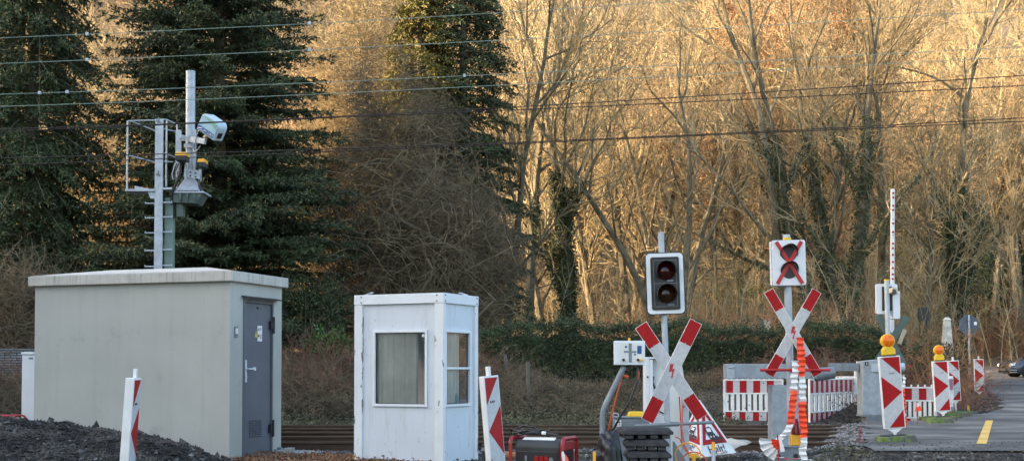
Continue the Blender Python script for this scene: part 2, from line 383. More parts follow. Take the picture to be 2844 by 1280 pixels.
# road: asphalt crossing and the lane beyond it
def road_grid(y0, y1, ny, x1, mname, name, dz, inset=0.0):
    yy = np.linspace(y0, y1, ny); u = np.linspace(0, 1, 60) ** 1.6; V = []
    for y in yy:
        e = float(road_edge(np.array([y]))[0]) + inset + .10 * math.sin(y * 3.1) + .06 * math.sin(y * 7.3)
        for q in u: V.append((e + (x1 - e) * q, y, 0))
    V = np.array(V); V[:, 2] = GZ(V[:, 0], V[:, 1]) + dz; k = len(u)
    i = (np.arange(ny - 1)[:, None] * k + np.arange(k - 1)).ravel(); g = Geo(); g.add(V, np.stack([i, i + 1, i + k + 1, i + k], 1))
    return tag(g.build(name, mname, smooth=True), kind='structure')
road_grid(17.0, 55.9, 160, 40, 'asphalt', 'road', .03, .05)
g = Geo(); yy = np.linspace(56.2, 63, 12); xx = np.linspace(15, 60, 50)
tag(grid(xx, yy, GZ, 'asphalt2', 'street', .03), kind='structure')

# yellow lane marking
g = Geo()
p0 = at(2726, 1236, 17.95); p1 = at(2748, 1169, 25.9); V = []; n_ = 30
for i in range(n_ + 1):
    q = i / n_; y = p0.y + (p1.y - p0.y) * q; x = p0.x + (p1.x - p0.x) * q; V += [(x - .075, y, 0), (x + .075, y, 0)]
V = np.array(V); V[:, 2] = GZ(V[:, 0], V[:, 1]) + .036
i = np.arange(n_) * 2; g.add(V, np.stack([i, i + 1, i + 3, i + 2], 1)); tag(g.build('road_marking', 'marking_yellow'), kind='structure')
# rubber/asphalt crossing panels with flangeways (dark seams along each rail)
RAILS = [19.2, 20.75, 22.2, 23.65, 24.95]
g = Geo()
for y in RAILS:
    for d in (-.06, .06):
        xl = float(road_edge(np.array([y]))[0]) + .1
        V = np.array([(x, y + d + s, 0) for x in np.linspace(xl, 30, 40) for s in (-.018, .018)]); V[:, 2] = GZ(V[:, 0], V[:, 1]) + .036
        i = np.arange(39) * 2; g.add(V, np.stack([i, i + 2, i + 3, i + 1], 1))
tag(g.build('road_joint', 'dark_metal'), kind='structure')

# rails
def rail_profile(): 
    return [(-.06, 0), (.06, 0), (.06, .012), (.012, .03), (.010, .105), (.034, .118), (.034, .148), (-.034, .148), (-.034, .118), (-.010, .105), (-.012, .03), (-.06, .012)]
def rail_part(parent, y, x0=-45, x1=None, z=0.004):
    x1 = x1 if x1 is not None else 34
    g = Geo(); pr = rail_profile(); k = len(pr); V = [(x, y + a, z + b_) for x in (x0, x1) for a, b_ in pr]
    Fs = [(i, (i + 1) % k, k + (i + 1) % k, k + i) for i in range(k)] + [tuple(range(k - 1, -1, -1)), tuple(range(k, 2 * k))]
    for i, f in enumerate(Fs): g.f.setdefault((len(f), 1 if i == 6 else 0), []).append(np.array([f]))
    g.v.append(np.array(V)); g.n = len(V)
    return g.build('rail', ['rail', 'rail_top'], parent)
for lab, ra in (('near railway track of two rusty brown rails in grey ballast', RAILS[0:2]), ('far railway track of rusty rails nearest the bramble bank', RAILS[3:5])):
    t_ = thing('railway_track', lab, 'railway track', (0, 0, 0), 0)
    for y in ra: rail_part(t_, y)
    g = Geo(); ym = sum(ra) / 2
    for k in range(95):
        x = -24 + k * .62; 
        if x > 5: break
        g.box((x, ym, -.035), (.25, 2.3, .07))
    so_ = g.build('sleepers', 'wood_tie', t_, bevel=.01); so_['kind'] = 'stuff'
t_ = rail_part(None, RAILS[2]); t_.name = 'spare_rail'; tag(t_, 'single rusty rail lying between the two tracks', 'rail')

def stones(n, xr, yr, size, zf, name, mname, seed, mask=None, dz=0, flat=.7):
    r = np.random.default_rng(seed); x = r.uniform(*xr, n); y = r.uniform(*yr, n)
    if mask is not None:
        k = mask(x, y, r); x, y = x[k], y[k]; n = len(x)
    s = size[0] + (size[1] - size[0]) * r.uniform(0, 1, n) ** 2.2
    z = zf(x, y) + dz + s * .15
    O = np.array([(1, 0, 0), (0, 1, 0), (-1, 0, 0), (0, -1, 0), (.25, .2, 1), (-.2, -.15, -.8)], float)
    V = O[None] * (1 + .45 * r.normal(size=(n, 6, 1))) + .25 * r.normal(size=(n, 6, 3))
    V[:, :, 2] *= flat; V *= (s / 2)[:, None, None]
    a = r.uniform(0, 6.28, n); c, s_ = np.cos(a), np.sin(a)
    X = V[:, :, 0] * c[:, None] - V[:, :, 1] * s_[:, None]; Yv = V[:, :, 0] * s_[:, None] + V[:, :, 1] * c[:, None]
    V = np.stack([X + x[:, None], Yv + y[:, None], V[:, :, 2] + z[:, None]], -1).reshape(-1, 3)
    T = np.array([(0, 1, 4), (1, 2, 4), (2, 3, 4), (3, 0, 4), (1, 0, 5), (2, 1, 5), (3, 2, 5), (0, 3, 5)])
    Fs = (np.arange(n)[:, None, None] * 6 + T).reshape(-1, 3); g = Geo(); g.add(V, Fs)
    return g.build(name, mname)
offroad = lambda x, y, r: x < road_edge(y) + r.uniform(-.5, .35, len(x))
tag(stones(60000, (-14, 9), (17.9, 26.3), (.03, .07), GZ, 'ballast_gravel', 'ballast', 11, offroad), 'grey crushed ballast stones bedding the rusty rails', 'gravel', kind='stuff')
tag(stones(26000, (-3.5, 9), (14.4, 18.2), (.012, .06), GZ, 'ground_gravel', 'stone', 12, lambda x, y, r: x < road_edge(y) + 1.2 * r.uniform(-1, .5, len(x)) + (17.5 - y) * 2), 'loose mixed gravel over dark soil in front of the tracks', 'gravel', kind='stuff')
tag(stones(30000, (2, 12.5), (14.0, 18.6), (.008, .035), lambda x, y: GZ(x, y) + .02 * (x > road_edge(y)), 'road_gravel', 'darkstone', 13), 'fine dark gravel strewn at the edge of the asphalt', 'gravel', kind='stuff')
tag(stones(60000, (5, 20), (25.7, 46), (.015, .075), lambda x, y: GZ(x, y) + .0, 'verge_gravel', 'darkstone', 14, lambda x, y, r: (x < road_edge(y) + .45 * r.normal(size=len(x))) & (x > road_edge(y) - 4)), 'dark gravel verge around the mossy beacon feet', 'gravel', kind='stuff')

# dark mound of dug earth, front left
def mound_z(x, y):
    top = np.interp(x, [-14, -8.4, -7.2, -6.5, -5.8, -5.0, -4.45, -4.1, -3.7, -3.3], [.50, .58, .60, .60, .56, .475, .42, .28, .05, -.05])
    return GZ(x, y) + top * (np.exp(-((y - 15.4) / 1.25) ** 2) * 1.12 - .06) + .035 * noise2(x, y, 5.0, 21) * (top > .05)
g0 = grid(np.linspace(-12, -3.2, 150), np.linspace(12.6, 17.6, 80), mound_z, 'mound', 'earth_mound', 0)
tag(g0, 'heap of dark dug earth and stones in front of the beige hut', 'earth heap')
sm = stones(60000, (-11.5, -3.5), (13.6, 17.0), (.008, .055), mound_z, 'clods', 'darkstone', 15, flat=.9, mask=lambda x, y, r: mound_z(x, y) > GZ(x, y) + .02)
sm.parent = g0; sm['kind'] = 'stuff'
sm = stones(260, (-11.5, -3.5), (13.8, 17.0), (.08, .17), mound_z, 'clods', 'mound', 19, flat=.8, mask=lambda x, y, r: mound_z(x, y) > GZ(x, y) + .05)
sm.parent = g0; sm['kind'] = 'stuff'
sm = stones(1500, (-11.5, -3.5), (13.3, 17.0), (.02, .075), mound_z, 'stones', 'stone', 16, flat=.9, mask=lambda x, y, r: mound_z(x, y) > GZ(x, y) + .05)
sm.parent = g0; sm['kind'] = 'stuff'
# ------------------------------------------------------------------ trees
def unit(v): return v / (np.linalg.norm(v) + 1e-9)
def bare_tree(seed, Ht, r0, fork=.25, spread=.55, levels=4, dens=1.0, up=.35, lean=(0, 0), stems=1, clear=.18):
    """returns trunk segments and twig segments; limbs rise, twigs fan upward"""
    r = np.random.default_rng(seed); TR, TW = [], []; tips = []
    def grow(p, d, ln, rad, lev):
        ns = {0: 12, 1: 7, 2: 4, 3: 3}.get(lev, 2); sl = ln / ns; pts = [p.copy()]; dirs = [d.copy()]
        wob = {0: .06, 1: .13, 2: .2, 3: .25}.get(lev, .3)
        tend = rad * (.22 if lev == 0 else .3)
        for i in range(ns):
            d = unit(d + wob * r.normal(size=3) + np.array([0, 0, up * (.35 if lev else .1)]) / ns * 2)
            q = p + d * sl; ra, rb = rad + (tend - rad) * i / ns, rad + (tend - rad) * (i + 1) / ns
            (TR if lev <= 1 else TW).append((p, q, ra, rb)); p = q; pts.append(p.copy()); dirs.append(d.copy())
        if lev >= levels - 1: tips.append(p)
        if lev >= levels: return
        nc = int({0: 17, 1: 9, 2: 7, 3: 4}.get(lev, 3) * dens * r.uniform(.8, 1.2)); 
        for c in range(nc):
            u0 = clear if lev == 0 else .15; u = u0 + (1 - u0) * ((c + r.uniform(0, 1)) / nc); k = min(int(u * ns), ns - 1); f = u * ns - k
            pp = pts[k] * (1 - f) + pts[k + 1] * f; dd = dirs[k + 1]
            side = unit(np.cross(dd, r.normal(size=3))); ang = spread * r.uniform(.65, 1.35) * (1.0 if lev else 1.15)
            nd = unit(dd * math.cos(ang) + side * math.sin(ang))
            base = {0: Ht * .36 * (1.15 - .55 * u), 1: ln * .5, 2: ln * .55, 3: ln * .6}[min(lev, 3)]
            cr = max({0: rad * .38 * (1 - .45 * u), 1: rad * .45, 2: rad * .5}.get(lev, rad * .55), .0042)
            grow(pp, nd, base * r.uniform(.7, 1.2), cr, lev + 1)
    for s in range(stems):
        a = r.uniform(0, 6.28); d0 = unit(np.array([lean[0] + (stems > 1) * .22 * math.cos(s * 6.28 / stems + .5), lean[1] + (stems > 1) * .22 * math.sin(s * 6.28 / stems + .5), 1]))
        grow(np.array([(stems > 1) * .25 * math.cos(s * 6.28 / stems), (stems > 1) * .25 * math.sin(s * 6.28 / stems), -.3]), d0, Ht * r.uniform(.9, 1.05), r0 * (1 if stems == 1 else r.uniform(.6, .85)), 0)
    return TR, TW, np.array(tips)
def seg_arr(S): return np.array([s[0] for s in S]), np.array([s[1] for s in S]), np.array([s[2] for s in S]), np.array([s[3] for s in S])
TREES = {}
def tree_proto(key, twig_m='twig', leaves=0, ivy=0, minr=.0, **kw):
    TR, TW, tips = bare_tree(**kw)
    a, b, c, d = seg_arr(TR); tm = seg_geo(a, b, c, d, 7).build('trunk', 'bark', link=False, smooth=True).data
    e, f, g_, h = seg_arr(TW); gg = seg_geo(e, f, np.maximum(g_, minr), np.maximum(h, minr * .8), 3)
    if leaves:
        r = np.random.default_rng(5); k = r.integers(0, len(f), leaves); gg = leaf_geo(f[k] + r.normal(size=(leaves, 3)) * .10, r.uniform(.05, .11, leaves), gg, 1)
    cm = gg.build('crown', [twig_m, 'oakleaf'], link=False).data
    im = None
    if ivy:
        r = np.random.default_rng(9); w_ = (c + .02) * np.linalg.norm(b - a, axis=1) * (a[:, 2] < ivy); w_ = w_ * (c > .035); k = r.choice(len(a), size=int(2600 * ivy), p=w_ / w_.sum())
        u = r.uniform(0, 1, len(k))[:, None]; P = a[k] * (1 - u) + b[k] * u; D = r.normal(size=P.shape); D[:, 2] *= .4; D /= np.linalg.norm(D, axis=1)[:, None]
        P = P + D * (c[k] * .8 + r.gamma(2, .045, len(k)))[:, None]
        im = leaf_geo(P, r.uniform(.05, .10, len(P)), None, 0, r, .8, D + .6 * r.normal(size=P.shape)).build('ivy', 'ivy', link=False).data
    TREES[key] = (tm, cm, im)
def place_tree(key, x, y, label, rotz=0, s=1.0, group=None, name='bare_tree', dz=-.1, sz=None):
    o = thing(name, label, 'tree', (x, y, gz(x, y) + dz), (0, 0, rotz), group); o.scale = (s, s, sz or s)
    for nm, me in zip(('trunk', 'crown', 'ivy'), TREES[key]):
        if me is not None:
            c = bpy.data.objects.new(nm, me); COL.objects.link(c); c.parent = o
    return o
tree_proto('tall', seed=1, Ht=15, r0=.21, spread=.50, levels=4, dens=.80, clear=.25, minr=.006)
tree_proto('tall2', seed=2, Ht=14, r0=.20, spread=.62, levels=4, dens=.80, clear=.2, minr=.006)
tree_proto('fan', seed=3, Ht=12, r0=.22, spread=.55, levels=4, dens=.52, stems=4, clear=.22, minr=.006)
tree_proto('ivytree', seed=4, Ht=14, r0=.23, spread=.6, levels=4, dens=.80, clear=.22, ivy=6.5, minr=.006)
tree_proto('bigivy', seed=5, Ht=15, r0=.27, spread=.55, levels=4, dens=.50, stems=3, clear=.18, ivy=8, minr=.006)
tree_proto('oak', seed=6, Ht=14, r0=.20, spread=.75, levels=4, dens=.80, leaves=26000, clear=.2, minr=.006)
tree_proto('far1', twig_m='twig_far', seed=7, Ht=13, r0=.20, spread=.5, levels=4, dens=.85, clear=.15, minr=.012)
tree_proto('far2', twig_m='twig_far', seed=8, Ht=12, r0=.19, spread=.65, levels=4, dens=.85, clear=.12, minr=.012)
tree_proto('far3', twig_m='twig_far', seed=9, Ht=12, r0=.17, spread=.45, levels=4, dens=.85, stems=1, clear=.05, minr=.012)
tree_proto('farleaf', twig_m='twig_far', seed=10, Ht=12, r0=.19, spread=.7, levels=4, dens=.8, leaves=9000, clear=.15, minr=.012)

def X_at(px, Y): return (px - 1422) / F * Y
# trees whose trunks can be told apart in the photograph: (kind, px of trunk foot, distance, label)
MAIN = [
 ('tall', 1400, 42, 'slim bare tree close to the right of the dark thicket', 0.3, .85),
 ('tall', 1457, 43.5, 'straight pale trunked bare tree right of the dark conifer', 2.1, 1.0),
 ('tall2', 1525, 47, 'bare tree with slanting pale trunk left of the ivy clad one', 4.0, .95),
 ('ivytree', 1572, 43, 'bare tree with ivy creeping up its dark lower trunk above the hedge', 1.0, 1.0),
 ('tall2', 1665, 49, 'leaning sunlit bare tree between the ivy trunk and the signal', 5.2, .9),
 ('tall', 1752, 48, 'bright trunked bare tree just left of the black signal', 3.3, .95),
 ('tall2', 1790, 51, 'bare tree standing behind the black two lamp signal', .8, 1.0),
 ('fan', 1870, 45, 'many stemmed bare tree fanning out above the black signal', .2, 1.0),
 ('tall', 1985, 49, 'bare tree between the two crossing signals', 2.5, .9),
 ('oak', 2060, 52, 'bare oak keeping dry orange leaves left of the white signal', 1.5, 1.15),
 ('tall2', 2165, 47, 'grey trunked bare tree right behind the white signal box', 2.8, 1.0),
 ('tall', 2200, 44, 'bare tree rising between white signal and the ivy clump', 4.4, 1.05),
 ('tall2', 2262, 46, 'thick bare tree left in the ivy covered clump', 1.9, 1.1),
 ('bigivy', 2320, 43.5, 'three stemmed tree clad in dark ivy left of the raised barrier', 2.7, 1.0),
 ('oak', 2380, 50, 'bare oak with orange leaves behind the ivy covered clump', 4.1, 1.1),
 ('tall', 2450, 48, 'slender bare tree behind the raised barrier arm', 5.5, .95),
 ('tall2', 2560, 46, 'low limbed bare tree right of the raised barrier arm', 2.2, .8),
 ('ivytree', 2672, 47, 'ivy laden tree behind the round sign back', 3.4, 1.05),
 ('tall', 2755, 67, 'bare tree behind the parked car front', 1.2, 1.0),
 ('bigivy', 2835, 68, 'big ivy covered tree at the right edge of the wood', .5, 1.0),
]
for k, px, Y, lab, rz, s in MAIN: place_tree(k, X_at(px, Y), Y, lab, rz, s)
r = np.random.default_rng(31); cnt = 0; keys = ['far1', 'far2', 'far3', 'farleaf']
for row, Y0 in enumerate((56, 62, 68, 75, 82, 90, 99, 109, 120, 132, 145)):
    half = .46 * Y0 + 5; step = 5.2 + row * .38
    for x in np.arange(-half, half, step):
        X = x + r.uniform(-1.5, 1.5); Y = Y0 + r.uniform(-2.5, 2.5)
        if Y < 66 and X > 12: continue
        if Y < 66 and X > 12: continue
        place_tree(keys[int(r.integers(0, 4))] , X, Y, 'bare sunlit tree in the wood on the slope', r.uniform(0, 6.28), r.uniform(.85, 1.25), 'bare trees on the sunlit slope'); cnt += 1
for px, Y in ((2650, 68), (2760, 70), (2840, 67), (2700, 75), (2560, 69)):
    place_tree(keys[int(r.integers(0, 4))], X_at(px, Y), Y, 'bare sunlit tree in the wood on the slope', r.uniform(0, 6.28), 1.1, 'bare trees on the sunlit slope')

# undergrowth: thousands of upright stems and saplings with side twigs
def undergrowth(n, xr, yr, hr, rad, name, mname, seed, mask=None, lean=.16, twigs=5, label='', bend=.25, kind='stuff'):
    r = np.random.default_rng(seed); x = r.uniform(*xr, n); y = yr[0] + (yr[1] - yr[0]) * r.uniform(0, 1, n)
    if mask is not None: k = mask(x, y); x, y = x[k], y[k]; n = len(x)
    P = np.stack([x, y, GZ(x, y) - .05], 1); D = np.stack([lean * r.normal(size=n), lean * r.normal(size=n), np.ones(n)], 1); D /= np.linalg.norm(D, axis=1)[:, None]
    h = hr[0] + (hr[1] - hr[0]) * r.uniform(0, 1, n) ** 1.6; ns = 5; A, B, RA, RB = [], [], [], []
    rd = rad * (.5 + h / hr[1]); 
    for i in range(ns):
        Q = P + D * (h / ns)[:, None]; A.append(P); B.append(Q); RA.append(rd * (1 - i / ns * .8)); RB.append(rd * (1 - (i + 1) / ns * .8))
        for t in range(twigs if i else 1):
            u = r.uniform(0, 1, n)[:, None]; S = P * (1 - u) + Q * u; E = D + .75 * r.normal(size=(n, 3)); E[:, 2] = np.abs(E[:, 2]) * .6 + .3
            E /= np.linalg.norm(E, axis=1)[:, None]; ln = (h * r.uniform(.08, .26, n))[:, None]
            M1 = S + E * ln * .5; E2 = E + .35 * r.normal(size=(n, 3)); E2 /= np.linalg.norm(E2, axis=1)[:, None]
            A += [S, M1]; B += [M1, M1 + E2 * ln * .5]; RA += [rd * .35, rd * .28]; RB += [rd * .28, rd * .15]
        P = Q; D = D + bend * r.normal(size=(n, 3)) * .5; D[:, 2] = np.abs(D[:, 2]); D /= np.linalg.norm(D, axis=1)[:, None]
    g = seg_geo(np.concatenate(A), np.concatenate(B), np.concatenate(RA), np.concatenate(RB), 3)
    return tag(g.build(name, mname), label, 'undergrowth', kind=kind)
wood = lambda x, y: (x < np.interp(y, [40, 50, 56, 64, 66], [14.5, 18, 13, 13, 99]))
undergrowth(2600, (-22, 26), (40, 62), (1.5, 5.5), .014, 'undergrowth', 'twig_far', 41, wood, label='golden sunlit brushwood between the tree trunks')
undergrowth(3400, (-32, 36), (62, 90), (1.5, 6), .022, 'undergrowth', 'twig_far', 42, label='pale brushwood covering the lower slope')
undergrowth(2600, (-45, 50), (90, 150), (2, 7), .035, 'undergrowth', 'twig_far', 43, label='thin brushwood covering the upper slope')
undergrowth(1500, (3, 16), (34.5, 48), (.8, 2.6), .010, 'undergrowth', 'rusttwig', 44, lambda x, y: (x < road_edge(y) - .6) & ((x > 8.5) | (y > 36)), lean=.4, label='reddish brambles and saplings behind the beacons', bend=.5)
undergrowth(1500, (12, 34), (63.5, 68), (.8, 2.8), .014, 'undergrowth', 'rusttwig', 45, lean=.3, label='reddish scrub beyond the parked car')

# ------------------------------------------------------------------ conifers
def spruce(name, label, x, y, Ht, Rb, seed, zbot=.5, droop=.35, dens=1.0, shape=.75, side=None, yellow=0.0, asym=None):
    r = np.random.default_rng(seed); root = thing(name, label, 'tree', (x, y, gz(x, y) - .1), 0)
    g = Geo(); g.tube([(0, 0, 0), (.05, 0, Ht * .3), (0, .05, Ht * .7), (0, 0, Ht)], [.28, .22, .12, .02], 10); g.build('trunk', 'bark', root, smooth=True)
    A, B, RA, RB = [], [], [], []; LP, LD, LS = [], [], []
    z = zbot
    while z < Ht - .3:
        f = (z - zbot) / (Ht - zbot); Lr = Rb * (1 - f) ** shape; nb = int(7 * dens)
        for k in range(nb):
            az = r.uniform(0, 6.28); Lb = Lr * r.uniform(.72, 1.12)
            if asym is not None: Lb *= asym(az, z)
            if Lb < .15: continue
            p = np.array([0, 0, z + r.uniform(-.3, .3)]); h = np.array([math.cos(az), math.sin(az), 0]); ns = max(4, int(Lb / .35)); sl = Lb / ns; el = .25
            for i in range(ns):
                u = (i + 1) / ns; el_ = el - droop * 2.0 * u + .55 * max(0, u - .7) * 2; d = unit(h + np.array([0, 0, el_ * .8]) + .06 * r.normal(size=3))
                q = p + d * sl; rr_ = .022 * (1 - u) + .006; A.append(p); B.append(q); RA.append(rr_ + .004); RB.append(rr_)
                if i >= ns * .08:
                    for s_ in (-1, 1):
                        for rep in range(3):
                            sd_ = np.array([-h[1], h[0], 0]) * s_; bl = (.28 + .25 * Lb * (1 - u)) * r.uniform(.6, 1.1); bl = min(bl, .95)
                            bd = unit(h * .75 + sd_ * r.uniform(.5, 1.1) + np.array([0, 0, -droop * r.uniform(.2, 1.3)])); nn = max(3, int(bl / .07)); st = p + (q - p) * r.uniform(0, 1)
                            tt = np.linspace(.1, 1, nn)[:, None]; pts = st + bd * bl * tt + np.array([0, 0, -droop * .5]) * bl * tt ** 2
                            LP.append(np.repeat(pts, 3, 0)); LD.append(np.repeat(bd[None], nn * 3, 0) * .9 + .75 * r.normal(size=(nn * 3, 3)) + np.array([0, 0, -droop * .6])); LS.append(r.uniform(.07, .15, nn * 3))
                else:
                    pass
                p = q
            for t in range(10):
                LP.append(p[None]); LD.append((unit(d) + .5 * r.normal(size=3))[None]); LS.append(np.array([r.uniform(.08, .15)]))
        z += .21 * r.uniform(.8, 1.2)
    LP = np.concatenate(LP); LD = np.concatenate(LD); LS = np.concatenate(LS)
    seg_geo(A, B, RA, RB, 4).build('limbs', 'bark', root)
    leaf_geo(LP, LS, None, 0, r, .34, LD).build('crown', 'needle' if not yellow else 'needle_y', root)
    return root, len(LP)
tot = 0
_, n_ = spruce('spruce', 'huge dark spruce behind the hut and its mast', X_at(600, 34.5), 34.5, 17, 4.6, 51, zbot=.1, droop=.26, dens=1.25, shape=.55); tot += n_
_, n_ = spruce('spruce', 'drooping dark spruce at the left edge beyond the hut', X_at(75, 34), 34, 18, 3.1, 52, zbot=.2, droop=.75, dens=1.25, shape=.5); tot += n_
_, n_ = spruce('spruce', 'tall dark spruce rising behind the grey vine thicket', X_at(1285, 40), 40, 15.5, 2.7, 53, zbot=2.6, droop=.5, dens=1.0, shape=.5); tot += n_
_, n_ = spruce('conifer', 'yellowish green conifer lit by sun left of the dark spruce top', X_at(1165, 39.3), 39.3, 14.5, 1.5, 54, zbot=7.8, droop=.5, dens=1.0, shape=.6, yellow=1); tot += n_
print('needles', tot)

# grey brown thicket of climbers between the spruces
def thicket(name, label, cx, cy, rx, ry, ztop, n, seed, mname, rad=.008, z0=.3, curl=.5, ln=(.5, 1.6), hang=.2, bulge=lambda x: 1.0):
    r = np.random.default_rng(seed); base = gz(cx, cy); P = []
    while len(P) < n:
        v = r.normal(size=3); v /= np.linalg.norm(v); rr_ = r.uniform(.45, 1.0) ** .5
        zf = abs(v[2]); bl_ = 1 + .16 * math.sin(v[0] * 5 + seed) + .10 * math.sin(v[0] * 11 + 2 * seed) + .07 * r.normal(); p = np.array([v[0] * rx * rr_ , v[1] * ry * rr_, z0 + r.uniform(0, 1) ** .9 * (ztop * bl_ - z0)])
        k = (p[2] / ztop); sc = (.82 + .25 * math.sin(p[2] * 1.7 + seed + (p[0] > 0) * 2)) * (1.0 if k < .75 else max(.45, 1 - (k - .75) * 1.3)); p[0] *= sc; P.append(p)
    P = np.array(P); n = len(P); D = r.normal(size=(n, 3)); D[:, 2] = D[:, 2] * .7 + .15; D /= np.linalg.norm(D, axis=1)[:, None]; L_ = r.uniform(*ln, n); A, B, RA, RB = [], [], [], []; ns = 6
    for i in range(ns):
        Q = P + D * (L_ / ns)[:, None]; Q[:, 2] = np.maximum(Q[:, 2], .05); A.append(P); B.append(Q); RA.append(np.full(n, rad * (1 - .12 * i))); RB.append(np.full(n, rad * (1 - .12 * (i + 1)))); P = Q
        D = D + curl * r.normal(size=(n, 3)) - np.array([0, 0, hang * i / ns]); D /= np.linalg.norm(D, axis=1)[:, None]
    g = seg_geo(np.concatenate(A), np.concatenate(B), np.concatenate(RA), np.concatenate(RB), 3)
    root = thing(name, label, 'shrub', (cx, cy, base)); g.build('twigs', mname, root)
    r2 = np.random.default_rng(seed + 500); g = Geo()
    for i in range(7):
        a = r2.uniform(0, 6.28); x0, y0 = r2.uniform(-.4, .4, 2) * rx * .6; top = ztop * r2.uniform(.6, .95); pts = [(x0 + r2.normal() * .12 * q * 2 + math.cos(a) * rx * .45 * (q / 5) ** 1.5, y0 + math.sin(a) * ry * .4 * (q / 5), top * q / 5 - .1) for q in range(6)]; g.tube(pts, [.06, .05, .042, .033, .024, .012], 6)
    g.split('stem', 'bark', root, smooth=True); return root
thicket('vine_thicket', 'grey brown tangle of climbers between the two big spruces', X_at(1080, 37), 37, 2.9, 1.6, 8.0, 10500, 61, 'warmtwig', .009, hang=.1)
thicket('vine_thicket', 'dark lower part of the tangle overhanging the white booth', X_at(1270, 35.5), 35.5, 2.0, 1.3, 4.9, 7000, 62, 'bramble', .008, z0=1.2)
thicket('vine_thicket', 'tall airy brown thicket right of the biggest spruce top', X_at(990, 40.5), 40.5, 2.6, 1.3, 11.5, 9000, 65, 'twig', .008, z0=2.5, curl=.4, ln=(.6, 1.8), hang=-.1)
thicket('vine_thicket', 'pale arching stems hanging over the grey thicket beside the booth', X_at(1190, 34.5), 34.5, 3.4, .6, 6.0, 700, 66, 'warmtwig', .011, z0=.8, curl=.28, ln=(1.2, 2.6), hang=.35)
thicket('leafy_thicket', 'pale brown tangle left of the biggest spruce', X_at(330, 40), 40, 3.2, 1.5, 8.5, 9000, 63, 'twig', .008)
thicket('vine_thicket', 'leafless curly shrub above the grey block wall', X_at(60, 31), 31, 1.9, .8, 2.7, 2200, 64, 'bramble', .008, z0=.4)

def leaf_blob(name, label, cx, cy, rx, ry, zc, rz, n, seed, mname, size=(.05, .1), cat='shrub', z_abs=True, aspect=.55):
    r = np.random.default_rng(seed); v = r.normal(size=(n, 3)); v /= np.linalg.norm(v, axis=1)[:, None]; rr_ = (r.uniform(.35, 1, n) ** .6 * (1 + .22 * np.sin(v[:, 0] * 7 + seed) * np.cos(v[:, 2] * 6 + 2 * seed)))[:, None]
    P = v * rr_ * np.array([rx, ry, rz]) + np.array([0, 0, zc]); root = thing(name, label, cat, (cx, cy, gz(cx, cy)))
    leaf_geo(P, r.uniform(*size, n), None, 0, r, aspect, v + .8 * r.normal(size=(n, 3))).build('foliage', mname, root)
    A = np.zeros((14, 3)); B = np.stack([r.uniform(-.6, .6, 14) * rx, r.uniform(-.6, .6, 14) * ry, zc + r.uniform(-.5, .6, 14) * rz], 1)
    seg_geo(A, B, np.full(14, .03), np.full(14, .006), 4).build('stem', 'bark', root)
    return root
leaf_blob('laurel_shrub', 'glossy green laurel shrub under the spruce between hut and booth', X_at(915, 31.5), 31.5, .62, .5, .75, .65, 2600, 71, 'laurel', (.06, .12))
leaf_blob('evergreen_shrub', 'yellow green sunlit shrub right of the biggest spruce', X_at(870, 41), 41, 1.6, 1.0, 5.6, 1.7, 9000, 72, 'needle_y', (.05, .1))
leaf_blob('evergreen_shrub', 'dark shrub on the bank beside the concrete hut', X_at(850, 33), 33, 1.3, .8, 1.9, 1.0, 8000, 73, 'hedge', (.05, .09))
leaf_blob('evergreen_shrub', 'green evergreen shrub low behind the raised barrier arm', X_at(2580, 38), 38, 1.1, .8, 1.0, .9, 6000, 74, 'hedge', (.05, .09))
leaf_blob('evergreen_shrub', 'broad green ivy shrub in front of the wood above the car', X_at(2760, 68), 68, 3.4, 1.2, 2.6, 1.6, 9000, 75, 'ivy', (.10, .18))
leaf_blob('evergreen_shrub', 'dark green evergreen bush at the right edge of the wood', X_at(2835, 70), 70, 1.9, 1.5, 6.5, 5.2, 12000, 76, 'ivy', (.09, .15))

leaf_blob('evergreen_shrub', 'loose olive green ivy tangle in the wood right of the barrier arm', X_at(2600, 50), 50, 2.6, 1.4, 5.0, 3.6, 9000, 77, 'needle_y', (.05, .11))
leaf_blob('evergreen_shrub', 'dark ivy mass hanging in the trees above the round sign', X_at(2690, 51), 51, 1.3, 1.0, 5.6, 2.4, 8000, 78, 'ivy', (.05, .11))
leaf_blob('evergreen_shrub', 'dim olive shrub low in the wood between both signals', X_at(2075, 44), 44, 2.0, 1.0, 1.9, 1.4, 6000, 79, 'needle_y', (.04, .08))
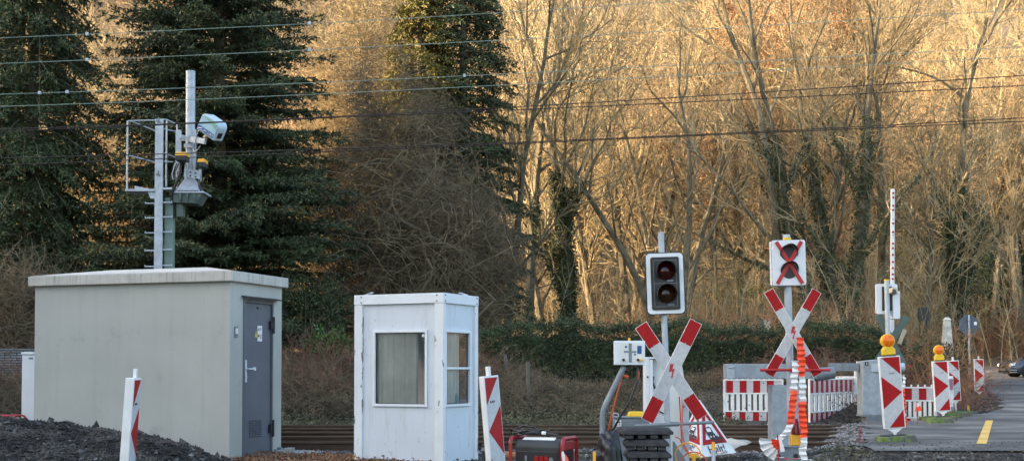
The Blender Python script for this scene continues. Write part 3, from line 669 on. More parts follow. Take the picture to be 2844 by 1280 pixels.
# ------------------------------------------------------------------ hedge
def hedge():
    r = np.random.default_rng(81); root = thing('hedge', 'long clipped dark green hedge behind the bramble bank', 'hedge', (0, 0, 0))
    x0, x1, y0, y1 = X_at(1335, 33), X_at(2500, 33), 32.5, 33.6
    def top(x): return 2.30 + .09 * np.sin(x * 1.7) + .06 * np.sin(x * 4.1 + 1) + .035 * np.sin(x * 11.3) + .10 * np.exp(-((x - X_at(1690, 33)) / 1.5) ** 2)
    g = Geo(); n = 40; V = []
    for i in range(n + 1):
        x = x0 + .1 + (x1 - x0 - .2) * i / n; zb = 0.5; zt = float(top(x)) - .22
        V += [(x, y0 + .15, zb), (x, y0 + .18, zt - .1), (x, y0 + .35, zt), (x, y1 - .3, zt), (x, y1 - .15, zb)]
    Fs = [(i * 5 + j, (i + 1) * 5 + j, (i + 1) * 5 + j + 1, i * 5 + j + 1) for i in range(n) for j in range(4)] + [(0, 1, 2, 3, 4), tuple(n * 5 + j for j in (4, 3, 2, 1, 0))]
    g.add(V, Fs); g.build('core', 'hedge', root, smooth=True)
    n = 70000; x = r.uniform(x0, x1, n); face = r.uniform(0, 1, n) < .78; z = np.where(face, r.uniform(.45, 1, n), 1.0); zt = top(x)
    Z = np.where(face, .55 + (zt - .55) * r.uniform(0, 1, n), zt + r.normal(size=n) * .05 + r.gamma(1.2, .05, n)); Yp = np.where(face, y0 + .08 + r.normal(size=n) * .07 + .06 * np.sin(x * 5 + Z * 4), r.uniform(y0 + .05, y1 - .05, n))
    Z = Z + np.where((~face) & (r.uniform(0, 1, n) < .12), r.exponential(.14, n), 0)
    D = np.stack([r.normal(size=n), np.where(face, -1.0, -.1) + r.normal(size=n) * .6, r.normal(size=n) * .7 + .3], 1)
    leaf_geo(np.stack([x, Yp, Z], 1), r.uniform(.035, .075, n), None, 0, r, .6, D).build('foliage', 'hedge', root)
    return root
hedge()

# ------------------------------------------------------------------ bramble bank, grass, litter
def brambles(n, xr, yr, name, mname, seed, label, L0=(.6, 1.7), rad=.006, mask=None, arch=.9, twigs=2, h=1.0, Lx=None):
    r = np.random.default_rng(seed); x = r.uniform(*xr, n); y = r.uniform(*yr, n)
    if mask is not None: k = mask(x, y); x, y = x[k], y[k]; n = len(x)
    P = np.stack([x, y, GZ(x, y)], 1); a = r.uniform(0, 6.28, n); D = np.stack([np.cos(a) * .8, np.sin(a) * .8, h * r.uniform(.6, 1.4, n)], 1); D /= np.linalg.norm(D, axis=1)[:, None]
    L_ = r.uniform(*L0, n); ns = 6; A, B, RA, RB = [], [], [], []
    if Lx is not None: L_ = L_ * Lx(x, y)
    for i in range(ns):
        Q = P + D * (L_ / ns)[:, None]; Q[:, 2] = np.maximum(Q[:, 2], GZ(Q[:, 0], Q[:, 1]) + .02); A.append(P); B.append(Q); RA.append(np.full(n, rad * (1 - .1 * i))); RB.append(np.full(n, rad * (1 - .1 * (i + 1))))
        for t in range(twigs):
            E = D + r.normal(size=(n, 3)) * .9; E /= np.linalg.norm(E, axis=1)[:, None]; A.append(Q); B.append(Q + E * r.uniform(.08, .25, n)[:, None]); RA.append(np.full(n, rad * .6)); RB.append(np.full(n, rad * .3))
        P = Q; D = D - np.array([0, 0, arch / ns * 1.6]) + .22 * r.normal(size=(n, 3)); D /= np.linalg.norm(D, axis=1)[:, None]
    g = seg_geo(np.concatenate(A), np.concatenate(B), np.concatenate(RA), np.concatenate(RB), 3)
    return tag(g.build(name, mname), label, 'brambles', kind='stuff')
LX = lambda x, y: np.interp(x / y * F + 1422, [0, 800, 1100, 1350, 1450, 1520, 1580, 1950, 2050, 2200, 2450], [1.0, 1.1, 1.0, .9, .7, .35, .18, .2, .4, .45, .9]) * (1 - .35 * sstep(30.5, 32, y) * (x > .5))
brambles(8500, (-15, 8.5), (28.0, 32.2), 'brambles', 'bramble', 91, 'grey brown arching brambles over the bank behind the tracks', Lx=LX, mask=lambda x, y: ~((x > 3.2) & (x < 9) & (y < 30.2)))
brambles(3200, (-14, 8), (28.8, 32.4), 'brambles', 'bramble_red', 92, 'reddish bramble stems standing along the top of the bank', L0=(.7, 1.5), arch=.35, h=1.8, mask=lambda x, y: (x < -.5) | ((x > 5.2) & (y > 30.4)), Lx=LX)
brambles(2600, (6, 17), (30, 46), 'brambles', 'bramble_red', 93, 'rust brown brambles around the round sign', L0=(.6, 1.6), mask=lambda x, y: x < road_edge(y) - .5)
def scatter_leaves(n, xr, yr, name, mname, seed, label, size=(.03, .06), mask=None, up=.02, cat='leaf litter'):
    r = np.random.default_rng(seed); x = r.uniform(*xr, n); y = r.uniform(*yr, n)
    if mask is not None: k = mask(x, y); x, y = x[k], y[k]; n = len(x)
    P = np.stack([x, y, GZ(x, y) + r.exponential(up, n)], 1); D = r.normal(size=(n, 3)); D[:, 2] *= .5
    return tag(leaf_geo(P, r.uniform(*size, n), None, 0, r, .7, D).build(name, mname), label, cat, kind='stuff')
scatter_leaves(42000, (-15, 9), (27.4, 32.4), 'leaf_litter', 'litter', 94, 'dead brown leaves lying on the bank', up=.18)
scatter_leaves(26000, (-14, 5), (25.9, 28.2), 'dry_grass', 'drygrass', 95, 'dry olive grass along the far edge of the track', size=(.02, .07), up=.05, cat='grass')
scatter_leaves(14000, (-3.5, 4.5), (26.8, 29.8), 'dry_grass', 'drygrass', 96, 'pale grass tufts at the foot of the bank behind the generator', size=(.02, .08), up=.10, cat='grass')
scatter_leaves(9000, (-2, 5), (15.5, 18.5), 'weeds', 'drygrass', 97, 'sparse weeds and straw in the gravel before the tracks', size=(.02, .07), up=.012, cat='weeds', mask=lambda x, y: noise2(x, y, 2.0, 5) > .05)
scatter_leaves(9000, (-4.2, -1), (16.6, 18.6), 'leaf_litter', 'rusttwig', 98, 'rusty brown leaves on the ground between hut and booth', size=(.02, .06), up=.012)
scatter_leaves(9000, (6, 20), (30, 60), 'leaf_litter', 'litter', 99, 'brown leaves on the verge beside the lane', up=.06, mask=lambda x, y: x < road_edge(y) - .2)
scatter_leaves(40000, (-30, 35), (40, 70), 'leaf_litter', 'oakleaf', 100, 'fallen orange brown leaves under the sunlit wood', size=(.08, .16), up=.35, mask=wood)
# ------------------------------------------------------------------ objects
class Frame:
    """converts photo pixels at a thing's distance into the thing's own metres"""
    def __init__(s, px, Y, z=None):
        s.Y = Y; s.x = X_at(px, Y); s.z = gz(s.x, Y) if z is None else z; s.base = (s.x, Y, s.z); s.k = F / Y
    def X(s, px): return X_at(px, s.Y) - s.x
    def Z(s, py): return at(1422, py, s.Y).z - s.z
    def p(s, px, py, dy=0): return (s.X(px), dy, s.Z(py))

# ---- equipment hut
HA = math.atan2(-.328, .945)
Lh, Wh = 3.387, 1.45
hut_c = (-4.0, 17.35)
hx, hy = hut_c[0] - math.cos(HA) * Lh, hut_c[1] - math.sin(HA) * Lh
hut = thing('equipment_hut', 'beige rendered concrete hut with grey steel door and flat pale roof', 'hut', (hx, hy, 0), (0, 0, HA))
def quadwall(g, p, q, z0, z1, holes, th, inward, m=0):
    """wall slab from p to q (2D) with rectangular holes [(a0,a1,z0,z1)] along it, thickness th towards inward"""
    p = np.array(p, float); q = np.array(q, float); L_ = np.linalg.norm(q - p); d = (q - p) / L_; n_ = np.array(inward, float)
    def slab(a0, a1, b0, b1):
        if a1 - a0 < 1e-6 or b1 - b0 < 1e-6: return
        c = [p + d * a0, p + d * a1, p + d * a1 + n_ * th, p + d * a0 + n_ * th]; V = [(*v, b0) for v in c] + [(*v, b1) for v in c]
        g.add(V, [(0, 3, 2, 1), (4, 5, 6, 7), (0, 1, 5, 4), (1, 2, 6, 5), (2, 3, 7, 6), (3, 0, 4, 7)], m)
    a = 0
    for (a0, a1, b0, b1) in sorted(holes):
        slab(a, a0, z0, z1); slab(a0, a1, z0, b0); slab(a0, a1, b1, z1); a = a1
    slab(a, L_, z0, z1)
g = Geo(); zt = 2.53
g.bb(0, Lh - .12, 0, Wh, -.25, zt); quadwall(g, (Lh - .121, 0), (Lh - .121, Wh), -.25, zt, [(.345, 1.21, .0, 2.30)], .121, (1, 0))
g.build('wall', 'render_wall', hut)
g = Geo(); o_ = .075; g.bb(-o_, Lh + o_, -o_, Wh + o_, zt + .001, zt + .15); rs = g.build('roof', 'roof_slab', hut, bevel=.012)
zr = zt + .15
g = Geo(); V = [(-o_ + .012, -o_ + .012, zr + .003), (Lh + o_ - .012, -o_ + .012, zr + .003), (Lh + o_ - .012, Wh + o_ - .012, zr + .003), (-o_ + .012, Wh + o_ - .012, zr + .003), (.95, .55, zr + .115), (Lh - .75, .55, zr + .115), (Lh - .75, Wh - .5, zr + .115), (.95, Wh - .5, zr + .115)]
g.add(V, [(0, 1, 5, 4), (1, 2, 6, 5), (2, 3, 7, 6), (3, 0, 4, 7), (4, 5, 6, 7), (0, 3, 2, 1)]); g.build('roof_top', 'roof_top', rs)
xf = Lh
g = Geo(); g.bb(xf - .10, xf - .035, .395, 1.185, .05, 2.255); dr = g.build('door', 'door_grey', hut, bevel=.006)
g = Geo(); g.bb(xf - .11, xf + .012, .347, .393, .0, 2.298); g.bb(xf - .11, xf - .002, .393, 1.208, 2.258, 2.298); g.bb(xf - .11, xf - .01, 1.187, 1.208, .0, 2.257); g.bb(xf - .11, xf - .004, .394, 1.186, .0, .048); g.build('door_frame', 'door_grey', hut)
g = Geo(); g.box((xf + .035, .80, 2.335), (.13, 1.0, .016), (0, R(14), 0)); g.build('drip_canopy', 'dark_metal', hut)
g = Geo(); g.bb(xf - .034, xf - .022, .455, .495, 1.10, 1.42); g.cyl((xf - .02, .475, 1.29), (xf + .045, .475, 1.29), .012, None, 10); g.tube([(xf + .045, .475, 1.29), (xf + .05, .50, 1.29), (xf + .05, .585, 1.29)], .011, 8); g.cyl((xf + .03, .59, 1.29), (xf + .06, .59, 1.29), .026, None, 12); g.cyl((xf - .021, .475, 1.17), (xf - .008, .475, 1.17), .013, None, 10); g.build('handle', 'white_metal', dr, smooth=True)
for hz in (1.95, .40):
    g = Geo(); g.cyl((xf + .01, 1.20, hz - .125), (xf + .01, 1.20, hz + .125), .018, None, 10); g.bb(xf - .033, xf + .008, 1.13, 1.19, hz - .06, hz + .06); g.build('hinge', 'black_plastic', dr, smooth=False)
g = Geo()
for i in range(9):
    for j in range(4): g.box((xf - .026, .60 + j * .088 + .02, .30 + i * .029), (.012, .072, .010), (0, R(30), 0))
g.build('vent_grille', 'door_grey', dr)
g = Geo(); g.bb(xf - .034, xf - .029, .80, .925, 1.70, 1.93, 0)
sgn = g.build('notice', 'white_plastic', dr)
g = Geo()
for k, z in enumerate((1.895, 1.878, 1.861)): g.bb(xf - .0285, xf - .0275, .862, .912 - .01 * k, z, z + .007)
for k, z in enumerate((1.795, 1.778, 1.761, 1.744)): g.bb(xf - .0285, xf - .0275, .862, .915 - .008 * (k % 2), z, z + .006)
g.add([(xf - .0275, .808, 1.86), (xf - .0275, .85, 1.86), (xf - .0275, .829, 1.905)], [(0, 1, 2)]); g.cyl((xf - .0288, .829, 1.78), (xf - .0275, .829, 1.78), .02, None, 12); g.build('print', 'print_black', sgn)
g = Geo(); g.prism([(.725, 1.76), (.785, 1.76), (.755, 1.86)], xf - .034, xf - .030, plane='yz'); g.build('warning_triangle', 'yellow', dr)
g = Geo(); g.cyl((xf - .033, .79, 2.19), (xf - .02, .79, 2.19), .015, None, 10); g.bb(xf - .03, xf - .02, .80, .87, 2.187, 2.195); g.build('door_stop', 'black_plastic', dr)
g = Geo(); g.bb(xf + .0015, xf + .012, .11, .20, 1.74, 1.90); sk = g.build('key_box', 'galv_dark', hut, bevel=.004)
g = Geo(); g.bb(xf + .0125, xf + .03, .125, .165, 1.79, 1.87); g.build('key_plate', 'white_plastic', sk)
g = Geo(); g.bb(xf + .001, xf + .004, 1.245, 1.31, .44, .64); g.build('cover_plate', 'render_wall', hut)
g = Geo(); g.bb(.03, Lh - .02, .03, Wh - .03, -.26, -.252); g.tube([(xf + .0, 1.36, .09), (xf + .06, 1.36, .09), (xf + .07, 1.36, .05)], .022, 10); g.build('earthing_bolt', 'galv_dark', hut)

# ---- concrete trough covers right of the hut
f = Frame(835, 18.6)
t_ = thing('concrete_slab', 'pale concrete slab lying on blocks beside the hut door', 'slab', f.base, (0, 0, R(-9)))
zz = f.Z(1252)
g = Geo(); g.bb(-.12, .30, -.2, .2, zz - .06, zz); g.build('slab', 'concrete', t_, bevel=.006)
g = Geo(); g.bb(.24, .29, -.18, .18, -.05, zz - .062); g.bb(-.12, -.03, -.18, .18, -.05, zz - .062); g.build('support_block', 'concrete', t_, bevel=.004)
f = Frame(795, 18.45)
t_ = thing('concrete_block', 'small concrete block tucked against the hut corner', 'block', f.base, (0, 0, R(-9))); g = Geo(); g.bb(-.12, .10, -.12, .12, -.05, .06); g.bb(.0, .10, -.119, .119, .061, .09); g.build('block', 'concrete', t_, bevel=.005)

# ---- white utility cabinet
f = Frame(80, 20.0)
cab = thing('utility_cabinet', 'tall narrow white utility cabinet at the left end of the hut', 'cabinet', f.base)
zt_ = f.Z(985)
g = Geo(); g.bb(f.X(61), f.X(61) + .55, 0, .34, 0, zt_); g.build('housing', 'white_metal', cab, bevel=.012)
g = Geo(); g.bb(f.X(59), f.X(61) + .57, -.02, .36, zt_ + .002, zt_ + .045); g.build('lid', 'white_metal', cab, bevel=.015)
g = Geo(); g.bb(f.X(67), f.X(61) + .52, -.012, -.002, .1, zt_ - .03); cd = g.build('door', 'white_metal', cab, bevel=.004)
g = Geo(); g.bb(f.X(81), f.X(93), -.018, -.0125, f.Z(997), f.Z(992)); g.build('label_plate', 'galv_dark', cd)

# ---- grey block wall at the far left
f = Frame(30, 30, z=gz(X_at(30, 30), 30))
bw = thing('block_wall', 'low grey block retaining wall at the left edge', 'wall', f.base)
g = Geo(); g.bb(-3.2, .62, 0, .3, -.3, f.Z(972)); g.build('blocks', 'block_wall', bw); g = Geo(); g.bb(-3.25, .66, -.03, .33, f.Z(972) + .002, f.Z(968)); g.build('coping', 'galv_dark', bw)

# ---- red tubular frame behind the mound
f = Frame(20, 19.0)
rg = thing('power_generator', 'red tubular framed generator half hidden behind the earth heap', 'generator', f.base)
za = f.Z(1155); x1_ = f.X(50)
def roundrect(x0, x1, z0, z1, r_, y=0, n=5):
    pts = []
    for (cx, cz, a0) in ((x1 - r_, z1 - r_, 0), (x0 + r_, z1 - r_, 90), (x0 + r_, z0 + r_, 180), (x1 - r_, z0 + r_, 270)):
        for i in range(n + 1): a = R(a0 + 90 * i / n); pts.append((cx + r_ * math.cos(a), y, cz + r_ * math.sin(a)))
    return pts + [pts[0], pts[1]]
for y in (0, .35):
    g = Geo(); g.tube(roundrect(-.5, x1_, .02, za, .07, y), .016, 8); g.build('tube_frame', 'gen_red', rg, smooth=True)
g = Geo(); g.bb(-.44, x1_ - .06, .04, .31, .06, za - .07); g.build('engine_block', 'gen_red', rg, bevel=.03)
g = Geo(); g.bb(-.40, x1_ - .1, .02, .038, .1, za - .11); g.build('panel', 'black_plastic', rg, bevel=.005)

# ---- mast with ladder, cage and radar
fm = Frame(440, 26.0)
ms = thing('radar_mast', 'grey steel mast with rung ladder, cage and pale blue radar head above the hut', 'mast', fm.base)
def zx(a): return fm.X(320 + a * .518)
def zz_(b): return fm.Z(160 + b * .518)
g = Geo(); g.bb(zx(250), zx(295), .12, .30, -.1, zz_(745)); g.build('column', 'green_light', ms, bevel=.008)
g = Geo(); g.bb(zx(205), zx(248), -.02, .03, .4, zz_(330)); 
g.build('ladder_rail', 'galv', ms, bevel=.004)
for b_ in (782, 860, 940, 1035, 1120, 1205, 1290, 1375, 1460, 1545):
    if zz_(b_) < .3: break
    g = Geo(); zc = zz_(b_)
    g.cyl((zx(157), .0, zc), (zx(204), .0, zc), .016, None, 8); g.bb(zx(154), zx(158), -.02, .02, zc - .012, zc + .035)
    g.cyl((zx(249), .0, zc + .02), (zx(297), .0, zc + .02), .016, None, 8); g.bb(zx(296), zx(300), -.02, .02, zc + .008, zc + .055)
    g.build('rung', 'galv', ms)
g = Geo(); cg = .014
def bar(a, b, r_=.014, n=6): g.cyl(a, b, r_, None, n)
Lb, Rb_, zt1, zt2 = zx(55), zx(262), zz_(340), zz_(716)
bar((Lb, 0, zt2), (Lb, 0, zt1), .02); bar((Lb, 0, zt1), (zx(205), 0, zz_(336))); bar((zx(70), -.0, zt1), (zx(203), .35, zz_(386))); bar((Lb, 0, zz_(523)), (zx(203), .2, zz_(556)))
bar((Rb_, .05, zz_(690)), (Rb_, .05, zz_(333)), .02); bar((zx(301), .3, zz_(690)), (zx(301), .3, zz_(343)), .017); bar((zx(248), 0, zz_(332)), (zx(265), .05, zz_(332))); bar((zx(265), .05, zz_(332)), (zx(303), .3, zz_(345)))
bar((zx(249), .0, zz_(383)), (zx(300), .3, zz_(383)), .012); bar((zx(249), 0, zz_(512)), (zx(301), .3, zz_(524)), .012); bar((zx(249), 0, zz_(557)), (zx(301), .0, zz_(560)), .012)
g.build('cage', 'galv', ms)
g = Geo(); g.bb(zx(48), zx(208), -.05, .45, zz_(718), zz_(706)); g.bb(zx(249), zx(300), -.05, .45, zz_(709), zz_(698)); g.prism([(zx(64), zz_(706)), (zx(64), zz_(672)), (zx(205), zz_(702))], .40, .42); g.prism([(zx(165), zz_(719)), (zx(206), zz_(719)), (zx(206), zz_(758)), (zx(182), zz_(755))], .0, .02); g.build('platform', 'galv', ms, bevel=.003)
g = Geo(); g.bb(zx(300), zx(330), .2, .26, zz_(600), zz_(378)); g.bb(zx(397), zx(410), .2, .26, zz_(600), zz_(376)); g.bb(zx(398), zx(403), .19, .199, zz_(540), zz_(392)); g.split('bracket_rail', 'galv', ms, bevel=.004)
g = Geo(); cx = (zx(347) + zx(397)) / 2; rr_ = (zx(397) - zx(347)) / 2; g.cyl((cx, .35, zz_(712)), (cx - .01, .35, zz_(56)), rr_, None, 24); g.cyl((cx - .01, .35, zz_(55.9)), (cx - .01, .35, zz_(53)), rr_ * 1.04, None, 24); g.build('tube_pole', 'galv', ms, smooth=True)
g = Geo(); g.box((cx, .35, (zz_(708) + zz_(640)) / 2), (zx(440) - zx(318), .5, zz_(640) - zz_(708)), None, 0, .42); g.build('pole_foot', 'galv', ms, bevel=.006)
g = Geo(); g.bb(zx(300), zx(468), .0, .66, zz_(725), zz_(716)); g.build('top_plate', 'galv', ms, bevel=.002)
g = Geo(); A_ = [(zx(302), zz_(728)), (zx(455), zz_(728)), (zx(425), zz_(780)), (zx(300), zz_(776))]; g.prism([A_[0], A_[1], A_[2], A_[3]], .03, .58)
for q in (335, 372, 410): g.prism([(zx(q), zz_(729)), (zx(q + 16), zz_(729)), (zx(q + 9), zz_(775))], -.03, .029)
g.bb(zx(315), zx(349), .1, .3, zz_(850), zz_(781)); g.build('console', 'green_paint', ms, bevel=.004)
# arm and radar head
g = Geo()
a0 = np.array([zx(342), .12, zz_(426)]); a1 = np.array([zx(492), -.25, zz_(462)])
g2 = Geo(); d_ = a1 - a0; Ln = np.linalg.norm(d_); ang = math.atan2(d_[2], d_[0]); yaw = math.atan2(d_[1], d_[0])
Mr = Euler((0, -math.atan2(d_[2], math.hypot(d_[0], d_[1])), yaw)).to_matrix()
g2.box((a0 + a1) / 2, (Ln, .06, .12), Mr); g2.cyl((zx(340), .10, zz_(424)), (zx(352), .02, zz_(426)), .05, None, 12)
for q in (.32, .62): 
    c_ = a0 + d_ * q; g2.box(c_, (.03, .09, .16), Mr)
g2.bb(zx(352), zx(400), .10, .14, zz_(478), zz_(458)); g2.build('arm', 'galv', ms, bevel=.006)
rc = Vector((zx(513), -.30, zz_(385))); 
rad = bpy.data.objects.new('radar_head', None); COL.objects.link(rad); rad.parent = ms; rad.location = rc; rad.rotation_euler = Euler((R(8), R(33), R(-22))); rad.scale = (1.12, 1.12, 1.12)
MS = .0084 * .62
def rprof(w_, h_, r_): 
    pts = [(-w_, -h_), (w_, -h_)]
    for (cx_, cz_, a0_) in ((w_ - r_, h_ - r_, 0), (-w_ + r_ * .7, h_ - r_ * .7, 90)):
        rq = r_ if a0_ == 0 else r_ * .7
        for i in range(7): a = R(a0_ + 90 * i / 6); pts.append((cx_ + rq * math.cos(a), cz_ + rq * math.sin(a)))
    return pts
g = Geo(); g.prism(rprof(.235, .175, .12), -.02, .23); g.build('housing', 'radar_shell', rad, bevel=.015)
g = Geo(); g.prism(rprof(.215, .155, .11), -.030, -.0215); g.build('face', 'pale_blue', rad)
g = Geo(); g.prism([(-.16, .135), (.10, .138), (.17, .11), (.195, .05), (.195, .02)], -.034, -.0305); g.build('green_mark', 'pale_green', rad)
g = Geo(); g.bb(-.212, .20, -.034, -.0305, -.148, -.068); g.build('blue_band', 'blue', rad)
text_part('lettering', 'LUKY', .062, 'white_plastic', rad, (.12, -.0345, -.107), shear=.2)
g = Geo()
g.prism([(-.20, -.125), (-.13, -.095), (-.09, -.085), (-.12, -.105), (-.19, -.135)], -.0362, -.0342); g.bb(-.06, .02, -.0362, -.0342, -.098, -.092); g.bb(-.06, .03, -.0362, -.0342, -.112, -.106); g.build('logo_mark', 'white_plastic', rad)
g = Geo(); g.bb(.237, .243, .03, .15, -.12, -.01); g.build('sensor_window', 'black_plastic', rad)
g = Geo(); g.tube([(-.02, .08, -.178), (-.04, .1, -.23), (-.10, .12, -.27)], [.05, .045, .03], 10); g.build('swivel', 'cream', rad, smooth=True)
for i, (bx, by, dy) in enumerate(((360, 541, -.12), (452, 565, .15))):
    g = Geo(); w_ = .235 if i == 0 else .15; g.box((zx(bx), dy, zz_(by + 8)), (w_, .30, .12), (0, 0, 0)); sb_ = g.build('sensor_box', 'dark_metal', ms, bevel=.02)
    g = Geo(); g.box((zx(bx), dy, zz_(by - 14)), (w_ + .015, .32, .08), None, 0, .84); g.build('yellow_lid', 'orange_yellow', sb_, bevel=.008)
g = Geo(); g.box((zx(400), .08, zz_(620)), (zx(445) - zx(355), .02, zz_(598) - zz_(643)), (0, R(8), 0)); pl_ = g.build('bolt_plate', 'galv', ms, bevel=.003)
g = Geo()
for bx, bz in ((392, 612), (392, 631), (420, 617), (420, 637)): g.cyl((zx(bx), .068, zz_(bz)), (zx(bx), .045, zz_(bz)), .018, None, 8)
g.split('bolts', 'dark_metal', pl_)
g = Geo(); g.bb(zx(362), zx(372), .02, .06, zz_(650), zz_(570)); g.bb(zx(432), zx(447), .12, .16, zz_(655), zz_(592)); g.split('post_clip', 'galv', ms)
g = Geo(); g.tube([(zx(345), -.02, zz_(565)), (zx(342), -.03, zz_(620)), (zx(318), -.03, zz_(690)), (zx(292), 0, zz_(740)), (zx(298), .02, zz_(790))], .028, 8); g.build('cable', 'black_plastic', ms, smooth=True)
for dx in (0, 10, 20):
    g = Geo(); g.tube([(zx(315 + dx), -.03, zz_(568)), (zx(300 + dx * .6), -.04, zz_(625)), (zx(305 + dx), -.04, zz_(655)), (zx(330 + dx * .4), -.03, zz_(645)), (zx(343), -.02, zz_(590))], .013, 6); g.build('cable', 'black_plastic' if dx else 'galv', ms, smooth=True)
g = Geo(); g.tube([(zx(440), .05, zz_(655)), (zx(442), .02, zz_(690)), (zx(452), .05, zz_(715))], .022, 8); g.build('cable', 'black_plastic', ms, smooth=True)
g = Geo(); g.tube([(zx(440), -.2, zz_(430)), (zx(450), -.22, zz_(405)), (zx(470), -.28, zz_(400)), (zx(485), -.3, zz_(412))], .010, 6); g.tube([(zx(402), .1, zz_(485)), (zx(415), 0, zz_(503)), (zx(440), -.1, zz_(500)), (zx(458), -.15, zz_(480))], .010, 6); g.split('cable', 'galv', ms, smooth=True)
g = Geo()
for bz in (343, 628): g.box((zx(222), -.035, zz_(bz)), (.09, .025, .03), (0, R(20), 0)); g.box((zx(224), -.03, zz_(bz - 8)), (.02, .02, .10))
g.split('clamp', 'galv_dark', ms)

# ---- guard booth
bc = at(1231, 1022, 16.67); bc.z = 0; A1 = R(-26); 
booth = thing('guard_booth', 'white sheet metal guard booth with chipped paint and sash windows', 'booth', (bc.x, bc.y, .0), (0, 0, A1))
# local: corner at origin; front face runs to -x; right side face runs to +y
BW, BD, BZ = 1.44, 1.03, 2.33
PW = .14   # corner post width on the front
def post(x0, x1, y0, y1): 
    g = Geo(); g.bb(x0, x1, y0, y1, -.3, BZ - .14); g.build('corner_post', 'booth_frame', booth, bevel=.006)
post(-PW, 0, 0, .075); post(-BW, -BW + .130, 0, .115); post(-.115, 0, BD - .09, BD); post(-BW, -BW + .115, BD - .09, BD)
g = Geo(); g.bb(-BW - .004, .004, -.004, BD + .004, BZ - .138, BZ); g.build('roof', 'white_metal', booth, bevel=.006)
g = Geo(); g.bb(-BW + .156, -PW - .001, .035, .07, BZ - .205, BZ - .199)
zw0, zw1 = .80, 1.80
def wall_part(p, q, holes, inward, name='wall'):
    g = Geo(); quadwall(g, p, q, -.3, BZ - .14, holes, .035, inward); return g.build(name, 'booth_panel', booth)
# front wall with window
fw0 = (-BW + .131, .04); Lf = BW - .131 - PW
wfx0, wfx1 = .15, .15 + .78
wfx0, wfx1 = Lf * .17, Lf * .87
wall_part(fw0, (-PW, .04), [(wfx0, wfx1, zw0, zw1)], (0, 1))
Ls = BD - .09 - .075
wall_part((-.035, .075), (-.035, BD - .09), [(.03, Ls * .84, zw0 - .01, zw1)], (-1, 0))
wall_part((-BW + .156, BD - .045), (-.115, BD - .045), [(.78, 1.12, zw0 + .05, zw1)], (0, 1))
wall_part((-BW + .035, .115), (-BW + .035, BD - .09), [(.1, Ls * .9, zw0, zw1)], (1, 0))
g = Geo(); g.bb(-BW + .05, -.05, .08, BD - .05, -.02, .0); g.build('floor', 'booth_inside', booth)
g = Geo(); g.bb(-BW + .16, -BW + .90, BD - .06, BD - .052, 0, BZ - .21); g.bb(-BW + .16, -.12, .10, BD - .1, BZ - .225, BZ - .215); g.build('lining', 'booth_inside', booth)
g = Geo(); V = []; nC = 36; xa, xb_ = fw0[0] + wfx0 - .02, fw0[0] + wfx0 + (wfx1 - wfx0) * .80
for i in range(nC + 1):
    x = xa + (xb_ - xa) * i / nC; y = .098 + .014 * math.sin(i * 1.05) + .008 * math.sin(i * 2.3); V += [(x, y, zw0 - .08), (x, y, zw1 + .04)]
g.add(V, [(2 * i, 2 * i + 2, 2 * i + 3, 2 * i + 1) for i in range(nC)]); g.build('added_curtain', 'booth_inside', booth, smooth=True)  # pale curtain added to stand for grey reflections in the pane
g = Geo(); V = []
for i in range(nC + 1):
    y = .10 + (Ls * .62) * i / nC; x = -.11 + .016 * math.sin(i * .95); V += [(x, y, zw0 + .02), (x, y, zw1 + .04)]
g.add(V, [(2 * i, 2 * i + 2, 2 * i + 3, 2 * i + 1) for i in range(nC)]); g.build('added_curtain', 'booth_inside', booth, smooth=True)
g = Geo(); g.bb(-.42, -.37, BD - .12, BD - .07, 0, BZ - .21); g.bb(-.75, -.73, BD - .12, BD - .09, 0, BZ - .21); g.build('inner_upright', 'booth_inside', booth)
g = Geo(); g.bb(-BW + .1, -.6, BD - .3, BD - .1, .72, .75); g.build('shelf', 'booth_inside', booth)
# front window: frame + pane
def win(parent, axis, a0, a1, off, out, bars=()):
    g = Geo(); w_ = .036; d0, d1 = sorted((off, off + out * .03))
    def b(u0, u1, z0, z1):
        if axis == 'x': g.bb(u0, u1, d0, d1, z0, z1)
        else: g.bb(d0, d1, u0, u1, z0, z1)
    b(a0 - .03, a0 + w_ - .03, zw0 - .03, zw1 + .03); b(a1 - w_ + .03, a1 + .03, zw0 - .03, zw1 + .03); b(a0 + w_ - .0299, a1 - w_ + .0299, zw1 - .006, zw1 + .03); b(a0 + w_ - .0299, a1 - w_ + .0299, zw0 - .03, zw0 + .006)
    for z in bars: b(a0 + w_ - .0299, a1 - w_ + .0299, z - .015, z + .015)
    fr = g.build('window', 'white_metal', parent, bevel=.003)
    g = Geo(); m_ = off - out * .012
    if axis == 'x': g.add([(a0, m_, zw0), (a1, m_, zw0), (a1, m_, zw1), (a0, m_, zw1)], [(0, 1, 2, 3)])
    else: g.add([(m_, a0, zw0), (m_, a1, zw0), (m_, a1, zw1), (m_, a0, zw1)], [(0, 1, 2, 3)])
    g.build('pane', 'glass', fr)
    g = Geo(); t2 = .012
    def b2(u0, u1, z0, z1):
        if axis == 'x': g.bb(u0, u1, m_ + .006, m_ + .014, z0, z1)
        else: g.bb(m_ - .014, m_ - .006, u0, u1, z0, z1)
    b2(a0 + .001, a0 + t2, zw0, zw1); b2(a1 - t2, a1 - .001, zw0, zw1); b2(a0 + t2, a1 - t2, zw1 - t2, zw1 - .001); b2(a0 + t2, a1 - t2, zw0 + .001, zw0 + t2)
    g.build('seal', 'black_plastic', fr); return fr
wf = win(booth, 'x', fw0[0] + wfx0, fw0[0] + wfx1, .039, -1)
win(booth, 'y', .075 + .03, .075 + Ls * .84, -.034, 1, bars=(zw0 + .50,))
g = Geo(); g.box((fw0[0] + wfx1 - .05, .047, zw1 - .05), (.04, .01, .04)); g.build('latch', 'white_metal', wf)
g = Geo()
